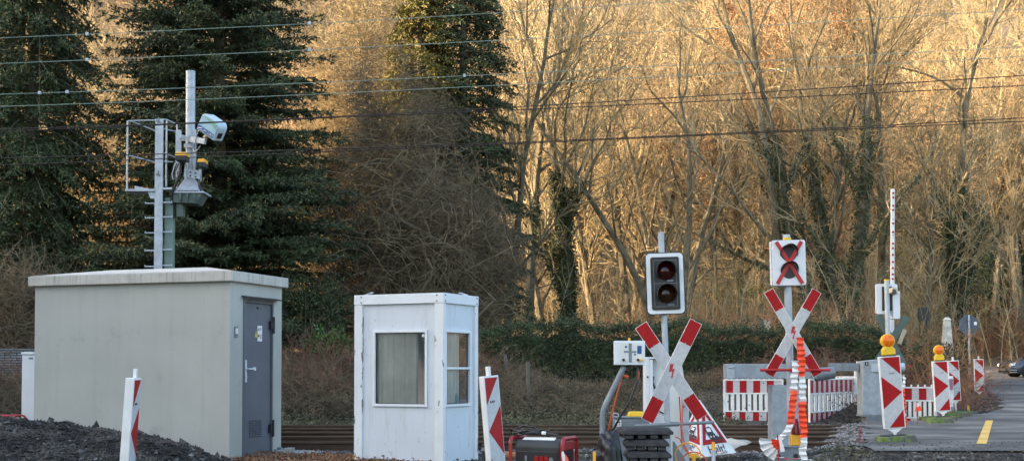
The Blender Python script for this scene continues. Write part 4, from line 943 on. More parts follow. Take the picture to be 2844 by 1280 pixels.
for (x, z) in ((-.10, BZ - .03), (-.10, BZ - .11), (-BW + .12, BZ - .03), (-BW + .12, BZ - .11)): g.cyl((x, -.011, z), (x, -.004, z), .012, None, 8)
for (y, z) in ((.05, BZ - .03), (.05, BZ - .11), (BD - .05, BZ - .03), (BD - .05, BZ - .11)): g.cyl((.004, y, z), (.011, y, z), .012, None, 8)
g.split('bolts', 'galv_dark', booth)
for sx_ in (-BW + .08, -.12):
    g = Geo(); g.box((sx_, .25 if sx_ < -.5 else .8, BZ + .03), (.13, .05, .012), (0, R(-18 if sx_ < -.5 else 16), 0)); g.box((sx_ - .02, .25 if sx_ < -.5 else .8, BZ + .012), (.09, .05, .01), None); g.split('roof_lug', 'galv', booth)
# bottle on the sill, a thing of its own
bt = thing('water_bottle', 'clear blue bottle standing inside the side window of the booth', 'bottle', tuple(booth.matrix_basis @ Vector((-.10, .55, zw0 - .02))))
g = Geo(); g.tube([(0, 0, 0), (0, 0, .12), (0, 0, .15), (0, 0, .17)], [.032, .032, .014, .012], 10); g.build('bottle', 'pale_blue', bt, smooth=True)

# ---- beacons (hazard boards)
def beacon(loc, rot, label, w_=.26, h_=1.0, dth=.055, mirror=1, lamp=False, foot=.88, post_h=.30, text=True, knob=True, grp='red and white hazard beacons'):
    """board stands on the local origin; front faces -y; mirror=1: arrow points to +x"""
    t = thing('hazard_beacon', label, 'beacon', loc, rot, grp); z0 = post_h; y0 = 0
    g = Geo(); g.bb(-w_ / 2, w_ / 2, 0, dth, z0, z0 + h_); g.build('board', 'white_plastic', t, bevel=.008)
    e = .018; W0, W1, Z0, Z1 = -w_ / 2 + e, w_ / 2 - e, z0 + e, z0 + h_ - e
    g = Geo(); g.bb(W0, W1, -.0025, -.0005, Z0, Z1); fc = g.build('reflective_face', 'reflect_white', t)
    def u(a, v): return (mirror * (W0 + (W1 - W0) * a), Z0 + (Z1 - Z0) * v)
    g = Geo()
    for tri in (((.06, 1), (1, 1), (1, .745)), ((0, .73), (0, .27), (1, .495)), ((1, .245), (1, 0), (.22, 0))):
        pl = [u(*q) for q in tri]; 
        g.prism(pl if mirror > 0 else pl[::-1], -.0050, -.0030)
    g.build('red_stripes', 'reflect_red', t)
    if text: text_part('lettering', 'A.M.V', .034, 'print_black', t, (mirror * .02, -.0056, Z0 + (Z1 - Z0) * .77))
    if knob: g = Geo(); g.bb(-.022, .022, .01, .045, z0 + h_ + .001, z0 + h_ + .09); g.build('top_peg', 'white_plastic', t, bevel=.004)
    g = Geo(); g.prism([(-w_ / 2 + .05, z0 - .002), (w_ / 2 - .05, z0 - .002), (.025, z0 - .065), (-.025, z0 - .065)][::-1], .01, .045); g.bb(-.02, .02, .012, .042, .05, z0 - .067); g.build('stem', 'white_plastic', t)
    g = Geo(); g.cyl((0, .027, .06), (0, .027, .12), .028, None, 10); g.build('socket', 'black_plastic', t)
    if foot:
        g = Geo(); g.box((0, .03, .045), (foot, .40, .14), None, 0, .88); g.build('foot_plate', 'moss', t, bevel=.015); g = Geo(); g.box((-.03, .03, .122), (foot * .62, .26, .022), None, 0, .9); g.build('foot_insert', 'rubber', t, bevel=.006)
    if lamp:
        zb = z0 + h_ + (.0 if not knob else .0) + .003; g = Geo(); g.bb(-.10, .10, -.01, .06, zb, zb + .012); g.build('lamp_seat', 'dark_metal', t)
        lm = bpy.data.objects.new('warning_lamp', None); COL.objects.link(lm); lm.parent = t; lm.location = (0, .025, zb + .013)
        g = Geo(); g.prism([(-.10, 0), (.10, 0), (.10, .08), (.06, .13), (-.06, .13), (-.10, .08)], -.045, .05); g.build('battery_box', 'yellow', lm, bevel=.012)
        g = Geo(); g.cyl((0, -.04, .215), (0, .04, .215), .105, None, 28); g.build('ring', 'yellow', lm, bevel=.006)
        g = Geo()
        for k in range(4): g.cyl((0, -.041 - .011 * k, .215), (0, -.041 - .011 * (k + 1), .215), [.092, .086, .068, .04, .0][k], [.086, .068, .04, .0][k] + .001, 28)
        g.build('lens', 'lamp_orange', lm, smooth=True)
    return t
def bbase(px, Y, z=None): x = X_at(px, Y); return (x, Y, gz(x, Y) if z is None else z)
# R1: near, leaning a little
f = Frame(2487, 18.6)
b1 = beacon(f.base, (0, R(-4.2), R(2)), 'largest lamp topped beacon on a mossy foot at the crossing edge', w_=.335, h_=1.10, foot=.58, lamp=True, knob=False, post_h=f.Z(1189))
f = Frame(2620, 25.9)
b2 = beacon(f.base, (0, R(-3.5), R(0)), 'beacon with orange lamp farther back beside the white fence', w_=.33, h_=1.06, foot=.5, lamp=True, knob=False, post_h=f.Z(1141))
f = Frame(2655, 30.5)
b3 = beacon(f.base, (0, R(-3), R(4)), 'lampless beacon close behind the farther lamp topped beacon', w_=.29, h_=1.0, foot=.6, post_h=f.Z(1112))
f = Frame(2720, 37.)
b4 = beacon(f.base, (0, R(-1), R(-3)), 'most distant beacon overgrown by thin twigs near the car', w_=.29, h_=.98, foot=.5, post_h=f.Z(1087))
f = Frame(1394, 11.8)
bB = beacon(f.base, (0, R(-4.8), R(58)), 'tilted beacon pointing left between booth and generator', w_=.27, h_=1.05, dth=.055, mirror=-1, post_h=f.Z(1345))
bB.rotation_euler = (Matrix.Rotation(R(-4.8), 3, 'Y') @ Matrix.Rotation(R(58), 3, 'Z')).to_euler()
f = Frame(362, 11.9)
bA = beacon(f.base, (R(3.6), R(0), R(92)), 'beacon turned edge on in front of the hut wall', w_=.26, h_=1.05, dth=.085, mirror=-1, post_h=f.Z(1350))
# loose mossy foot plates near R2/R3
for i, (px, py, Y, w_, a) in enumerate(((2608, 1152, 24.9, .50, 3), (2655, 1132, 27.6, .62, -6), (2680, 1118, 29.2, .55, 8), (2585, 1146, 26.4, .50, -10))):
    p = at(px, py, Y); lab = ['mossy foot plate lying flat nearest the asphalt below the lamp beacon', 'mossy foot plate stacked askew right of the lamp beacon', 'green foot plate beneath the lampless beacon', 'mossy foot plate left of the lamp beacon by the fence'][i]
    t = thing('foot_plate', lab, 'foot plate', (p.x, Y, gz(p.x, Y) + .01), (0, 0, R(a)), 'loose mossy beacon foot plates'); g = Geo(); g.box((0, 0, .055), (w_, .38, .11), None, 0, .88); g.bb(-.12, .12, -.06, .06, .111, .125); g.build('plate', 'moss', t, bevel=.012)

MT['lens_darkred'] = mat('lens_darkred', (.16, .008, .008), .25, scale=9, var=.2)
# ---- crossing signals with crossbucks
def hbar(parent, y, z, x0, x1, m, r_=.018, tilt=0):
    g = Geo(); g.cyl((x0, y, z - tilt), (x1, y, z + tilt), r_, None, 10); g.box(((x0 + x1) / 2, y + .03, z), (.10, .05, .05)); return g.build('guard_bar', m, parent, smooth=False, bevel=.004)
def crossbuck(parent, cx, y, cz, L_, w_, roll, rot2=0, plain=None, front=1):
    cb = bpy.data.objects.new('crossbuck', None); COL.objects.link(cb); cb.parent = parent; cb.location = (cx, y, cz); cb.rotation_euler = (0, roll, rot2)
    for k, s in enumerate((front, -front)):
        a = -s * R(30); yy_ = 0 if k == 0 else -.012; M_ = Euler((0, a, 0)).to_matrix()
        g = Geo(); g.box((0, yy_, 0), (w_, .010, L_), M_); ar = g.build('arm', plain or 'white_plastic', cb, bevel=.002)
        if plain: continue
        g = Geo(); g.box((0, yy_ - .0062, 0), (w_ - .010, .001, L_ * .545), M_); g.build('white_panel', 'reflect_white', ar)
        g = Geo()
        for e in (-1, 1):
            c_ = M_ @ Vector((0, 0, e * L_ * .386)); g.box((c_.x, yy_ - .0062, c_.z), (w_ - .010, .001, L_ * .222), M_)
        g.split('red_end', 'reflect_red', ar)
        g = Geo()
        for e in (-.28, .28):
            c_ = M_ @ Vector((0, 0, e * L_)); g.cyl((c_.x, yy_ - .010, c_.z), (c_.x, yy_ - .006, c_.z), .008, None, 8)
        g.split('bolts', 'galv_dark', ar)
    if not plain:
        k = .135 / .17; z = [(-.012, .08), (.028, .08), (.008, .022), (.035, .026), (.006, -.055), (.014, -.052), (-.004, -.085), (-.010, -.05), (-.003, -.053), (.006, -.002), (-.03, -.010)]
        g = Geo(); g.prism([(a, b * .95) for a, b in z][::-1], -.0212, -.0196); g.build('lightning_mark', 'paint_red', cb)
    return cb
# signal 1
Y1 = 13.0; f1 = Frame(1850, Y1, z=gz(X_at(1850, Y1), Y1)); k1 = F / Y1
s1 = thing('crossing_signal', 'two lamp level crossing signal with black face, white rim and crossbuck', 'crossing signal', f1.base)
zb_, zt_ = -.1, f1.Z(645)
g = Geo(); g.tube([(f1.X(1859), .06, zb_), (f1.X(1851), .06, f1.Z(1000)), (f1.X(1838.5), .06, zt_)], .032, 16); g.cyl((f1.X(1838.4), .06, zt_ + .0005), (f1.X(1838.4), .06, zt_ + .008), .034, None, 16); g.build('pole', 'galv', s1, smooth=True)
hd = bpy.data.objects.new('signal_head', None); COL.objects.link(hd); hd.parent = s1; hd.location = (f1.X(1848), 0, f1.Z(787)); hd.rotation_euler = (0, R(-1.9), R(0))
def rrp(w_, h_, r_, n=6):
    pts = []
    for (cx_, cz_, a0_) in ((w_ - r_, h_ - r_, 0), (-w_ + r_, h_ - r_, 90), (-w_ + r_, -h_ + r_, 180), (w_ - r_, -h_ + r_, 270)):
        for i in range(n + 1): a = R(a0_ + 90 * i / n); pts.append((cx_ + r_ * math.cos(a), cz_ + r_ * math.sin(a)))
    return pts
hw, hh = 54 / k1, 86.5 / k1
g = Geo(); g.prism(rrp(hw, hh, .05), -.006, .006); g.prism(rrp(hw * .97, hh * .98, .05), .0065, .10); g.build('backboard', 'black_plastic', hd)
g = Geo(); g.prism(rrp(hw - .010, hh - .010, .042), -.0095, -.0065); g.build('white_rim', 'white_metal', hd)
g = Geo(); g.prism(rrp(hw - .055, hh - .05, .02), -.022, -.0098); fp = g.build('face_plate', 'black_plastic', hd)
g = Geo(); ww, hh2 = hw - .085, hh - .085
for a in (-ww, ww): g.bb(a - .0018, a + .0018, -.0255, -.0225, -hh2, hh2)
for a in (-hh2, 0, hh2): g.bb(-ww + .002, ww - .002, -.0255, -.0225, a - .0018, a + .0018)
g.bb(.02, .085, -.0265, -.0225, .02, .032); g.bb(.02, .085, -.0265, -.0225, -hh2 + .012, -hh2 + .024); g.build('trim', 'galv_dark', fp)
for zc, lm in ((.132, 'lens_red'), (-.112, 'lens_amber')):
    g = Geo(); n_ = 28; V = []; r_ = .098
    # lens bowl
    for i in range(6):
        q = i / 5; rr2 = r_ * (1 - q) + .002; yv = -.024 - .03 * math.sin(q * math.pi / 2); 
        for j in range(n_): a = 6.2832 * j / n_; V.append((rr2 * math.cos(a) + .004, yv, zc + rr2 * math.sin(a)))
    Fs = [(i * n_ + j, i * n_ + (j + 1) % n_, (i + 1) * n_ + (j + 1) % n_, (i + 1) * n_ + j) for i in range(5) for j in range(n_)]; g.add(V, Fs); ln_ = g.build('lens', lm, hd, smooth=True)
    # cylindrical visor open below
    g = Geo(); V = []; n2 = 36
    for j in range(n2 + 1):
        a = R(-50) + (R(280)) * j / n2; cut = -.15 if 0 < math.sin(a) else -.15 + .09 * abs(math.sin(a))
        for (rq, yv) in ((.104, -.023), (.104, cut), (.100, cut), (.100, -.023)): V.append((rq * math.cos(a) + .004, yv, zc + rq * math.sin(a)))
    g.add(V, [(j * 4 + q, j * 4 + (q + 1) % 4, (j + 1) * 4 + (q + 1) % 4, (j + 1) * 4 + q) for j in range(n2) for q in range(4)]); g.build('visor', 'black_plastic', hd, smooth=False)
crossbuck(s1, f1.X(1863), -.045, f1.Z(1030), 1.172, .142, R(-3.6), front=1)
hbar(s1, -.075, f1.Z(1176), f1.X(1760), f1.X(1979), 'galv_dark', .018, .02)
g = Geo(); g.prism([(f1.X(1868), f1.Z(1225)), (f1.X(1872), f1.Z(1225)), (f1.X(1935), f1.Z(1330)), (f1.X(1868), f1.Z(1330))], .02, .03); g.bb(f1.X(1825), f1.X(1935), -.08, .2, -.05, f1.Z(1331)); g.build('base_gusset', 'galv_dark', s1)
g = Geo(); g.cyl((f1.X(1848), .06, f1.Z(1210)), (f1.X(1849), .06, f1.Z(1180)), .05, None, 12); g.build('pole_sleeve', 'galv', s1)

# signal 2
Y2 = 14.8; f2 = Frame(2195, Y2); k2 = F / Y2
s2 = thing('crossing_signal', 'white square signal taped over with red crosses above a second crossbuck', 'crossing signal', f2.base)
g = Geo(); g.cyl((f2.X(2203), .07, -.05), (f2.X(2190), .07, f2.Z(650)), .045, None, 18); g.build('pole', 'galv', s2, smooth=True)
g = Geo(); g.cyl((f2.X(2190), .07, f2.Z(649.9)), (f2.X(2190), .07, f2.Z(640)), .05, None, 16)
hd = bpy.data.objects.new('signal_head', None); COL.objects.link(hd); hd.parent = s2; hd.location = (f2.X(2192), 0, f2.Z(730)); hd.rotation_euler = (0, R(-1.2), 0)
hw, hh = 46.5 / k2, 63 / k2
g = Geo(); g.prism(rrp(hw, hh, .022), -.025, .13); g.build('box', 'white_metal', hd, bevel=.004)
g = Geo(); g.prism(rrp(hw + .004, hh + .004, .024), .0, .006); g.build('rim', 'dark_metal', hd)
g = Geo(); g.cyl((0, .05, hh + .0), (0, .05, hh + .035), .05, None, 16); g.build('yellow_cap', 'yellow', hd)
for zc in (.115, -.095):
    g = Geo(); g.cyl((0, -.028, zc), (0, -.0255, zc), .098, None, 28); g.build('lens', 'dark_metal', hd)
    g = Geo(); V = []; n2 = 30
    for j in range(n2 + 1):
        a = R(-20) + R(220) * j / n2; cut = -.028 - .12 * max(.12, math.sin(a * .9 + .15))
        for (rq, yv) in ((.108, -.026), (.108, cut), (.102, cut), (.102, -.026)): V.append((rq * math.cos(a), yv, zc + rq * math.sin(a)))
    g.add(V, [(j * 4 + q, j * 4 + (q + 1) % 4, (j + 1) * 4 + (q + 1) % 4, (j + 1) * 4 + q) for j in range(n2) for q in range(4)]); g.build('visor', 'dark_metal', hd)
for s in (1, -1):
    g = Geo(); M_ = Euler((0, s * R(31), 0)).to_matrix(); g.box((0, -.034 - .003 * (s > 0), .045 if 0 else .01), (.034, .002, 1.12 * hh * 2 * .5 * 1.9 * .52 * 2 * .5 + .0), M_)
    g = Geo()
    # each tape runs corner to corner in two strips, one over each visor pair
    zt0 = hh - .015
    g.box((0, -.155 if 0 else -.040 - .003 * (s > 0), .0), (.046, .002, 2 * math.hypot(hw - .05, hh - .02)), Euler((0, s * math.atan2(hw - .05, hh - .02), 0)).to_matrix()); g.build('red_tape', 'tape_orange' if 0 else 'paint_red', hd)
crossbuck(s2, f2.X(2200), -.045, f2.Z(924), 1.172, .125, R(0), front=-1)
hbar(s2, -.08, f2.Z(1027), f2.X(2107), f2.X(2301), 'paint_red', .017)
g = Geo(); g.box((f2.X(2178), .0, f2.Z(1262)), (.36, .3, f2.Z(1240) - f2.Z(1285)), None, 0, 1.0); g.bb(f2.X(2130), f2.X(2225), -.17, .17, f2.Z(1240) + .001, f2.Z(1236)); g.build('foundation', 'galv_dark', s2, bevel=.006)
g = Geo()
for q in (2152, 2200): g.cyl((f2.X(q), -.158, f2.Z(1263)), (f2.X(q), -.151, f2.Z(1263)), .03, None, 14)
g.split('cable_opening', 'black_plastic', s2)
# yellow lantern with red lens standing at the foot of signal 2
p = at(2211, 1215, 14.74)
t = thing('warning_lantern', 'yellow site lantern with dark red lens behind the hanging tape', 'lantern', (p.x, p.y, f2.base[2] + f2.Z(1236) + .003)); zl = at(1422, 1236, 14.74).z
t.location.z = zl
g = Geo(); g.bb(-.07, .07, -.04, .05, 0, .13); g.build('battery_box', 'orange_yellow', t, bevel=.01)
g = Geo(); g.tube([(0, 0, .131), (0, 0, .2), (0, 0, .27), (0, 0, .32)], [.055, .055, .045, .02], 14); g.build('lens', 'lens_darkred', t, smooth=True)

# pleated warning tape strands
def strand(name, pts, cols, label, w_=.085, seed=1):
    """folded ribbon hanging along pts (world); cols: (length fraction, material)"""
    r = np.random.default_rng(seed); P = [np.array(p, float) for p in pts]; cum = [0]
    for a, b in zip(P[:-1], P[1:]): cum.append(cum[-1] + np.linalg.norm(b - a))
    n = int(cum[-1] / .033); g = Geo(); prev = None
    for i in range(n + 1):
        s_ = cum[-1] * i / n; c = np.array([np.interp(s_, cum, [p[k] for p in P]) for k in range(3)])
        off = (.022 if i % 2 else -.010) * r.uniform(.2, 1.5); sh = r.normal() * .005; wd = w_ * r.uniform(.84, 1.15) / 2; a = r.normal() * .10
        row = [(c[0] - wd * math.cos(a) + sh, c[1] + off - wd * math.sin(a), c[2] + r.normal() * .004), (c[0] + wd * math.cos(a) + sh, c[1] + off + wd * math.sin(a), c[2] + r.normal() * .004)]
        if prev:
            u = i / n; m = 0 if [cm for lim, cm in cols if u <= lim + 1e-9][0] == 'o' else 1; V = prev + row; g.add(V + [(x, y + .004, z) for x, y, z in V], [(0, 1, 3, 2), (4, 6, 7, 5)], m)
        prev = row
    o = g.build(name, ['tape_orange', 'tape_white']); return o
yt = Y2 - .17
def T(px, py, dy=0): q = at(px, py, yt + dy); return (q.x, q.y, q.z)
o = strand('barrier_tape', [T(2222, 938), T(2226, 1000), T(2229, 1080), T(2229, 1150), T(2234, 1220), T(2228, 1255), T(2238, 1290)], ((.32, 'o'), (.50, 'w'), (.80, 'o'), (1, 'w')), '', seed=2)
tag(o, 'longer orange and white pleated tape hanging from the crossbuck centre', 'tape')
o = strand('barrier_tape', [T(2211, 1000), T(2207, 1060), T(2204, 1100), T(2199, 1150), T(2195, 1182), T(2180, 1205), T(2155, 1225)], ((.36, 'w'), (.75, 'o'), (1, 'w')), '', seed=3)
tag(o, 'shorter pleated tape strand curling left beside the signal pole', 'tape')
o = strand('barrier_tape', [T(2128, 1262, -.1), T(2160, 1268, -.1), T(2190, 1274, -.1), T(2225, 1272, -.1), T(2262, 1278, -.1)], ((.25, 'o'), (.4, 'w'), (.75, 'o'), (1, 'w')), '', seed=4, w_=.06)
tag(o, 'crumpled orange and white tape lying round the signal foundation', 'tape')
# orange white flag fan
g = Geo(); c0 = np.array(T(2172, 1222, -.2)); V = [tuple(c0)]; V2 = []; 
for i in range(9):
    a = R(172 + i * 9.5); rr_ = .20; V.append((c0[0] + .62 * rr_ * math.cos(a), c0[1] + (.02 if i % 2 else -.02), c0[2] + .62 * rr_ * math.sin(a) - .0)); V2.append((c0[0] + 1.35 * rr_ * math.cos(a), c0[1] + (.03 if i % 2 else -.03), c0[2] + 1.25 * rr_ * math.sin(a)))
n0 = len(V); V = V + V2; Fs0 = [(0, i, i + 1) for i in range(1, 9)]; Fs1 = [(i, n0 + i - 1, n0 + i, i + 1) for i in range(1, 9)]
g.add(V, Fs0, 0); g.add(V, Fs1, 1); o = g.build('signal_flag', ['tape_orange', 'tape_white']); tag(o, 'fan shaped orange and white flag at the foot of the white signal', 'flag')
f = Frame(2162, Y2 - .45); t = thing('flag_stake', 'dark red stake with drooping white pennant before the white signal', 'stake', f.base)
g = Geo(); g.cyl((0, 0, 0), (f.X(2158), 0, f.Z(1205)), .008, None, 6); g.build('stick', 'paint_red', t); g = Geo(); g.prism([(f.X(2160), f.Z(1206)), (f.X(2168), f.Z(1212)), (f.X(2178), f.Z(1252)), (f.X(2166), f.Z(1255))], -.004, .004); g.build('pennant', 'tape_white', t)

# ---- control box on bent post
f = Frame(1672, 12.6); k = F / 12.6
cb_ = thing('control_box', 'white control box with dials on a bent grey post', 'control box', f.base)
g = Geo(); g.tube([(0, .0, -.05), (f.X(1673), .0, f.Z(1150)), (f.X(1676), 0, f.Z(1137)), (f.X(1685), 0, f.Z(1115)), (f.X(1733), 0, f.Z(1018))], .030, 14); g.build('post', 'galv_dark', cb_, smooth=True)
g = Geo(); g.bb(f.X(1706), f.X(1790), -.06, .09, f.Z(1013), f.Z(946)); bx = g.build('box', 'white_metal', cb_, bevel=.008)
g = Geo(); g.bb(f.X(1719), f.X(1784), -.0635, -.0605, f.Z(1006), f.Z(953)); pn = g.build('panel', 'sheet', bx)
g = Geo(); g.bb(f.X(1744.5), f.X(1753), -.066, -.0638, f.Z(1005), f.Z(953)); g.bb(f.X(1731), f.X(1744), -.066, -.0638, f.Z(979), f.Z(974)); g.bb(f.X(1753.5), f.X(1766), -.066, -.0638, f.Z(979), f.Z(974)); g.build('road_diagram', 'galv_dark', pn)
g = Geo(); g.bb(f.X(1768), f.X(1780), -.066, -.0638, f.Z(982), f.Z(960)); g.cyl((f.X(1737), -.0638, f.Z(963)), (f.X(1737), -.066, f.Z(963)), .012, None, 10); g.cyl((f.X(1762), -.0638, f.Z(984)), (f.X(1762), -.066, f.Z(984)), .011, None, 10); g.build('blue_display', 'blue', pn)
for q, m_ in ((1730, 'black_plastic'), (1770, 'black_plastic'), (1780, 'yellow')):
    g = Geo(); g.cyl((f.X(q), -.0638, f.Z(999)), (f.X(q), -.085, f.Z(999)), .014, None, 12); g.build('knob', m_, pn)
g = Geo(); g.bb(f.X(1745), f.X(1751), 0, .025, f.Z(945.5), f.Z(938)); g.build('signal_lamp', 'orange_yellow', bx, bevel=.003)
g = Geo()
for q in (1727, 1742, 1752, 1771): g.cyl((f.X(q), .02, f.Z(1013.5)), (f.X(q), .02, f.Z(1022)), .009, None, 8)
g.build('cable_gland', 'black_plastic', bx)
g = Geo(); g.tube([(f.X(1728), .02, f.Z(1022)), (f.X(1730), .0, f.Z(1040)), (f.X(1722), 0, f.Z(1060)), (f.X(1706), 0, f.Z(1120)), (f.X(1693), .05, f.Z(1180)), (f.X(1690), .1, f.Z(1210))], .010, 8); g.tube([(f.X(1730), -.01, f.Z(1042)), (f.X(1745), -.01, f.Z(1046))], .014, 6); g.build('orange_cable', 'orange_cord', cb_, smooth=True)
g = Geo(); g.tube([(f.X(1771), .02, f.Z(1022)), (f.X(1770), .0, f.Z(1055)), (f.X(1750), .0, f.Z(1110)), (f.X(1720), .02, f.Z(1160)), (f.X(1702), .1, f.Z(1200))], .011, 8); g.build('black_cable', 'black_plastic', cb_, smooth=True)
g = Geo(); g.cyl((f.X(1773), .018, f.Z(1030)), (f.X(1773), .018, f.Z(1054)), .014, .010, 8); g.build('orange_plug', 'orange_cord', cb_, smooth=True)

# ---- open grey steel cabinet behind signal 1 (barrier drive housing)
f = Frame(1850, 14.4)
oc = thing('barrier_drive_cabinet', 'tall galvanised drive housing hidden behind the black signal crossbuck', 'cabinet', f.base)
zt_ = f.Z(991)
g = Geo(); g.bb(f.X(1793), f.X(1801.5), -.05, .30, 0, zt_); g.bb(f.X(1802), f.X(1812), -.05, -.03, 0, zt_ - .03); g.bb(f.X(1801.8), f.X(1895), -.05, .28, zt_ - .022, zt_); g.build('side_frame', 'white_metal', oc, bevel=.003)
g = Geo(); g.prism([(f.X(1812.5), .0), (f.X(1912), .0), (f.X(1908), f.Z(1095)), (f.X(1897), f.Z(1020)), (f.X(1893), zt_ - .03), (f.X(1812.5), zt_ - .03)], .05, .28); g.build('housing', 'sheet', oc, bevel=.004)
g = Geo(); g.bb(f.X(1893), f.X(1912), -.03, .045, 0, f.Z(1090)); g.build('side_flange', 'galv', oc, bevel=.003)
g = Geo(); 
for q, yy_ in ((1797, 1046), (1896, 1128), (1908, 1068)): g.cyl((f.X(q), -.062, f.Z(yy_)), (f.X(q), -.051, f.Z(yy_)), .012, None, 8)
g.tube([(f.X(1816), .04, f.Z(1045)), (f.X(1813), .03, f.Z(1060)), (f.X(1820), .04, f.Z(1078))], .012, 6); g.tube([(f.X(1832), .04, f.Z(1142)), (f.X(1843), .03, f.Z(1147)), (f.X(1853), .04, f.Z(1145))], .008, 6); g.split('bolts', 'black_plastic', oc)
g = Geo(); g.tube([(f.X(1884), -.07, f.Z(1100)), (f.X(1887), -.08, f.Z(1170)), (f.X(1890), -.1, f.Z(1230))], .008, 6); g.build('red_cable', 'paint_red', oc)

# ---- grey tool box with yellow case
f = Frame(1752, 13.6)
tb = thing('battery_case', 'dull grey battery case on the ground left of the cabinet', 'case', f.base)
zt_ = f.Z(1160); g = Geo(); g.bb(f.X(1703), f.X(1800), -.12, .12, 0, zt_); g.build('case', 'galv_dark', tb, bevel=.01)
g = Geo(); g.bb(f.X(1699), f.X(1803), -.13, .13, zt_ + .002, zt_ + .02); g.build('lid', 'galv_dark', tb, bevel=.006)
g = Geo(); g.bb(f.X(1706), f.X(1722), -.135, -.122, f.Z(1182), f.Z(1165)); lb_ = g.build('label_plate', 'white_plastic', tb)
g = Geo(); g.bb(f.X(1716), f.X(1717.5), -.138, -.1355, f.Z(1180), f.Z(1169)); g.prism([(f.X(1713.5), f.Z(1171)), (f.X(1720), f.Z(1171)), (f.X(1716.7), f.Z(1166))], -.138, -.1355); g.bb(f.X(1708), f.X(1711), -.138, -.1355, f.Z(1180), f.Z(1168)); g.build('arrow_mark', 'print_black', lb_)
g = Geo(); g.tube([(f.X(1700), 0, zt_ + .02), (f.X(1704), 0, zt_ + .055), (f.X(1716), 0, zt_ + .05), (f.X(1718), 0, zt_ + .02)], .007, 6); g.build('handle', 'galv', tb, smooth=True)
t = thing('yellow_case', 'bright yellow plastic case resting on the grey battery case', 'case', (f.base[0] + f.X(1768), f.Y, f.base[2] + zt_ + .022))
g = Geo(); g.box((0, 0, .025), (.21, .15, .05), None, 0, .84); g.build('body', 'yellow', t, bevel=.012); g = Geo(); g.bb(-.108, .108, -.08, .08, -.0, .006); g.build('rim', 'yellow', t)

# ---- stack of rubber foot plates, black bag
for i in range(6):
    Yp = 12.4; zb = .0 + i * .116; px = 1792 + (i % 2) * 4 - (8 if i == 5 else 0); x = X_at(px, Yp)
    lab = ['first', 'second', 'third', 'fourth', 'fifth'][i] if i < 5 else ''
    t = thing('rubber_foot', ('topmost black rubber foot plate of the stack beside the bag' if i == 5 else '%s black rubber foot plate counted up from the stack bottom' % lab), 'foot plate', (x, Yp, gz(x, Yp) + zb), (0, 0, R([3, -2, 4, 0, -3, 6][i])), 'stacked rubber foot plates')
    w_ = .43 if i < 5 else .49; g = Geo(); g.box((0, 0, .060), (w_ + .02, .42, .034), None, 0, 1.0); g.box((0, 0, .0945), (w_ + .01, .41, .034), None, 0, .84)
    for q in range(4): g.bb(-w_ / 2 + .02 + q * (w_ - .12) / 3, -w_ / 2 + .10 + q * (w_ - .12) / 3, -.19, .19, .003, .0425)
    g.build('plate', 'rubber', t, bevel=.008)
    g = Geo(); g.bb(-.09, .05, -.06, .03, .112, .1135); g.build('slot', 'black_plastic', t)
def blob(name, label, cat, loc, rx, ry, rz, seed, m, fold=.12, sub=4):
    import bmesh
    bm = bmesh.new(); bmesh.ops.create_icosphere(bm, subdivisions=sub, radius=1); r = np.random.default_rng(seed)
    ks = r.normal(size=(14, 3)) * 3.2; ph = r.uniform(0, 6.28, 14)
    for v in bm.verts:
        p = np.array(v.co); d = 1 + fold * sum((1 - abs(math.sin(float(ks[i] @ p) + ph[i])) * 2) / (1 + i * .25) for i in range(14)) * .35
        v.co = Vector((p[0] * rx * d, p[1] * ry * d, max(p[2], -.75) * rz * d + rz * .75))
    me = bpy.data.meshes.new(name); bm.to_mesh(me); bm.free(); me.materials.append(MT[m]); me.polygons.foreach_set('use_smooth', np.ones(len(me.polygons), bool))
    o = bpy.data.objects.new(name, me); COL.objects.link(o); o.location = loc; return tag(o, label, cat)
x = X_at(1690, 12.2); blob('rubbish_bag', 'glossy black rubbish bag left of the rubber plate stack', 'bag', (x, 12.2, gz(x, 12.2) - .05), .155, .17, .44, 7, 'bag', .16, 5)

# ---- generator with cable bundle
f = Frame(1510, 12.4); k = F / 12.4
ge = thing('power_generator', 'red and black portable generator with three red sockets', 'generator', (f.base[0], f.base[1], f.base[2]), (0, 0, R(-22)))
zt_ = f.Z(1214); zb = zt_ - .44
W_ = .26
for y in (-.19, .19):
    pass
for x_ in (-W_ + .0, W_):
    g = Geo(); pts = roundrect(-.20, .20, zb, zt_, .06); g.tube([(x_ * 1.06, px_ * 1.08, pz_) for (px_, _, pz_) in pts], .020, 8); g.build('tube_frame', 'gen_red', ge, smooth=True)
g = Geo(); g.prism([(-.19, zb + .03), (.19, zb + .03), (.19, zt_ - .07), (.13, zt_ - .015), (-.13, zt_ - .015), (-.19, zt_ - .07)], -W_ + .02, W_ - .02, plane='yz'); g.build('tank_cover', 'gen_grey0', ge, bevel=.02)
MT['gen_grey'] = mat('generator_grey', (.022, .025, .026), .45, scale=6, var=.15)
g = Geo(); g.bb(-W_ + .045, W_ - .045, -.20, -.191, zb + .10, zt_ - .13); fp = g.build('socket_panel', 'black_plastic', ge, bevel=.004)
for q in (.0, .052, .104):
    g = Geo(); g.bb(q - .021, q + .021, -.212, -.201, zt_ - .235, zt_ - .175); g.build('socket', 'reflect_red', fp, bevel=.006)
g = Geo(); g.cyl((.155, -.201, zt_ - .205), (.155, -.212, zt_ - .205), .022, None, 12); g.bb(-.125, -.105, -.206, -.201, zt_ - .22, zt_ - .17); g.build('dial', 'galv_dark', fp)
g = Geo(); g.box((-.01, -.10, zt_ - .012), (.34, .012, .06), (R(-62), 0, 0)); g.build('sticker', 'white_plastic', ge)
g = Geo(); g.prism(rrp(.16, .20, .05), W_ + .016, W_ + .024, plane='xz'); 
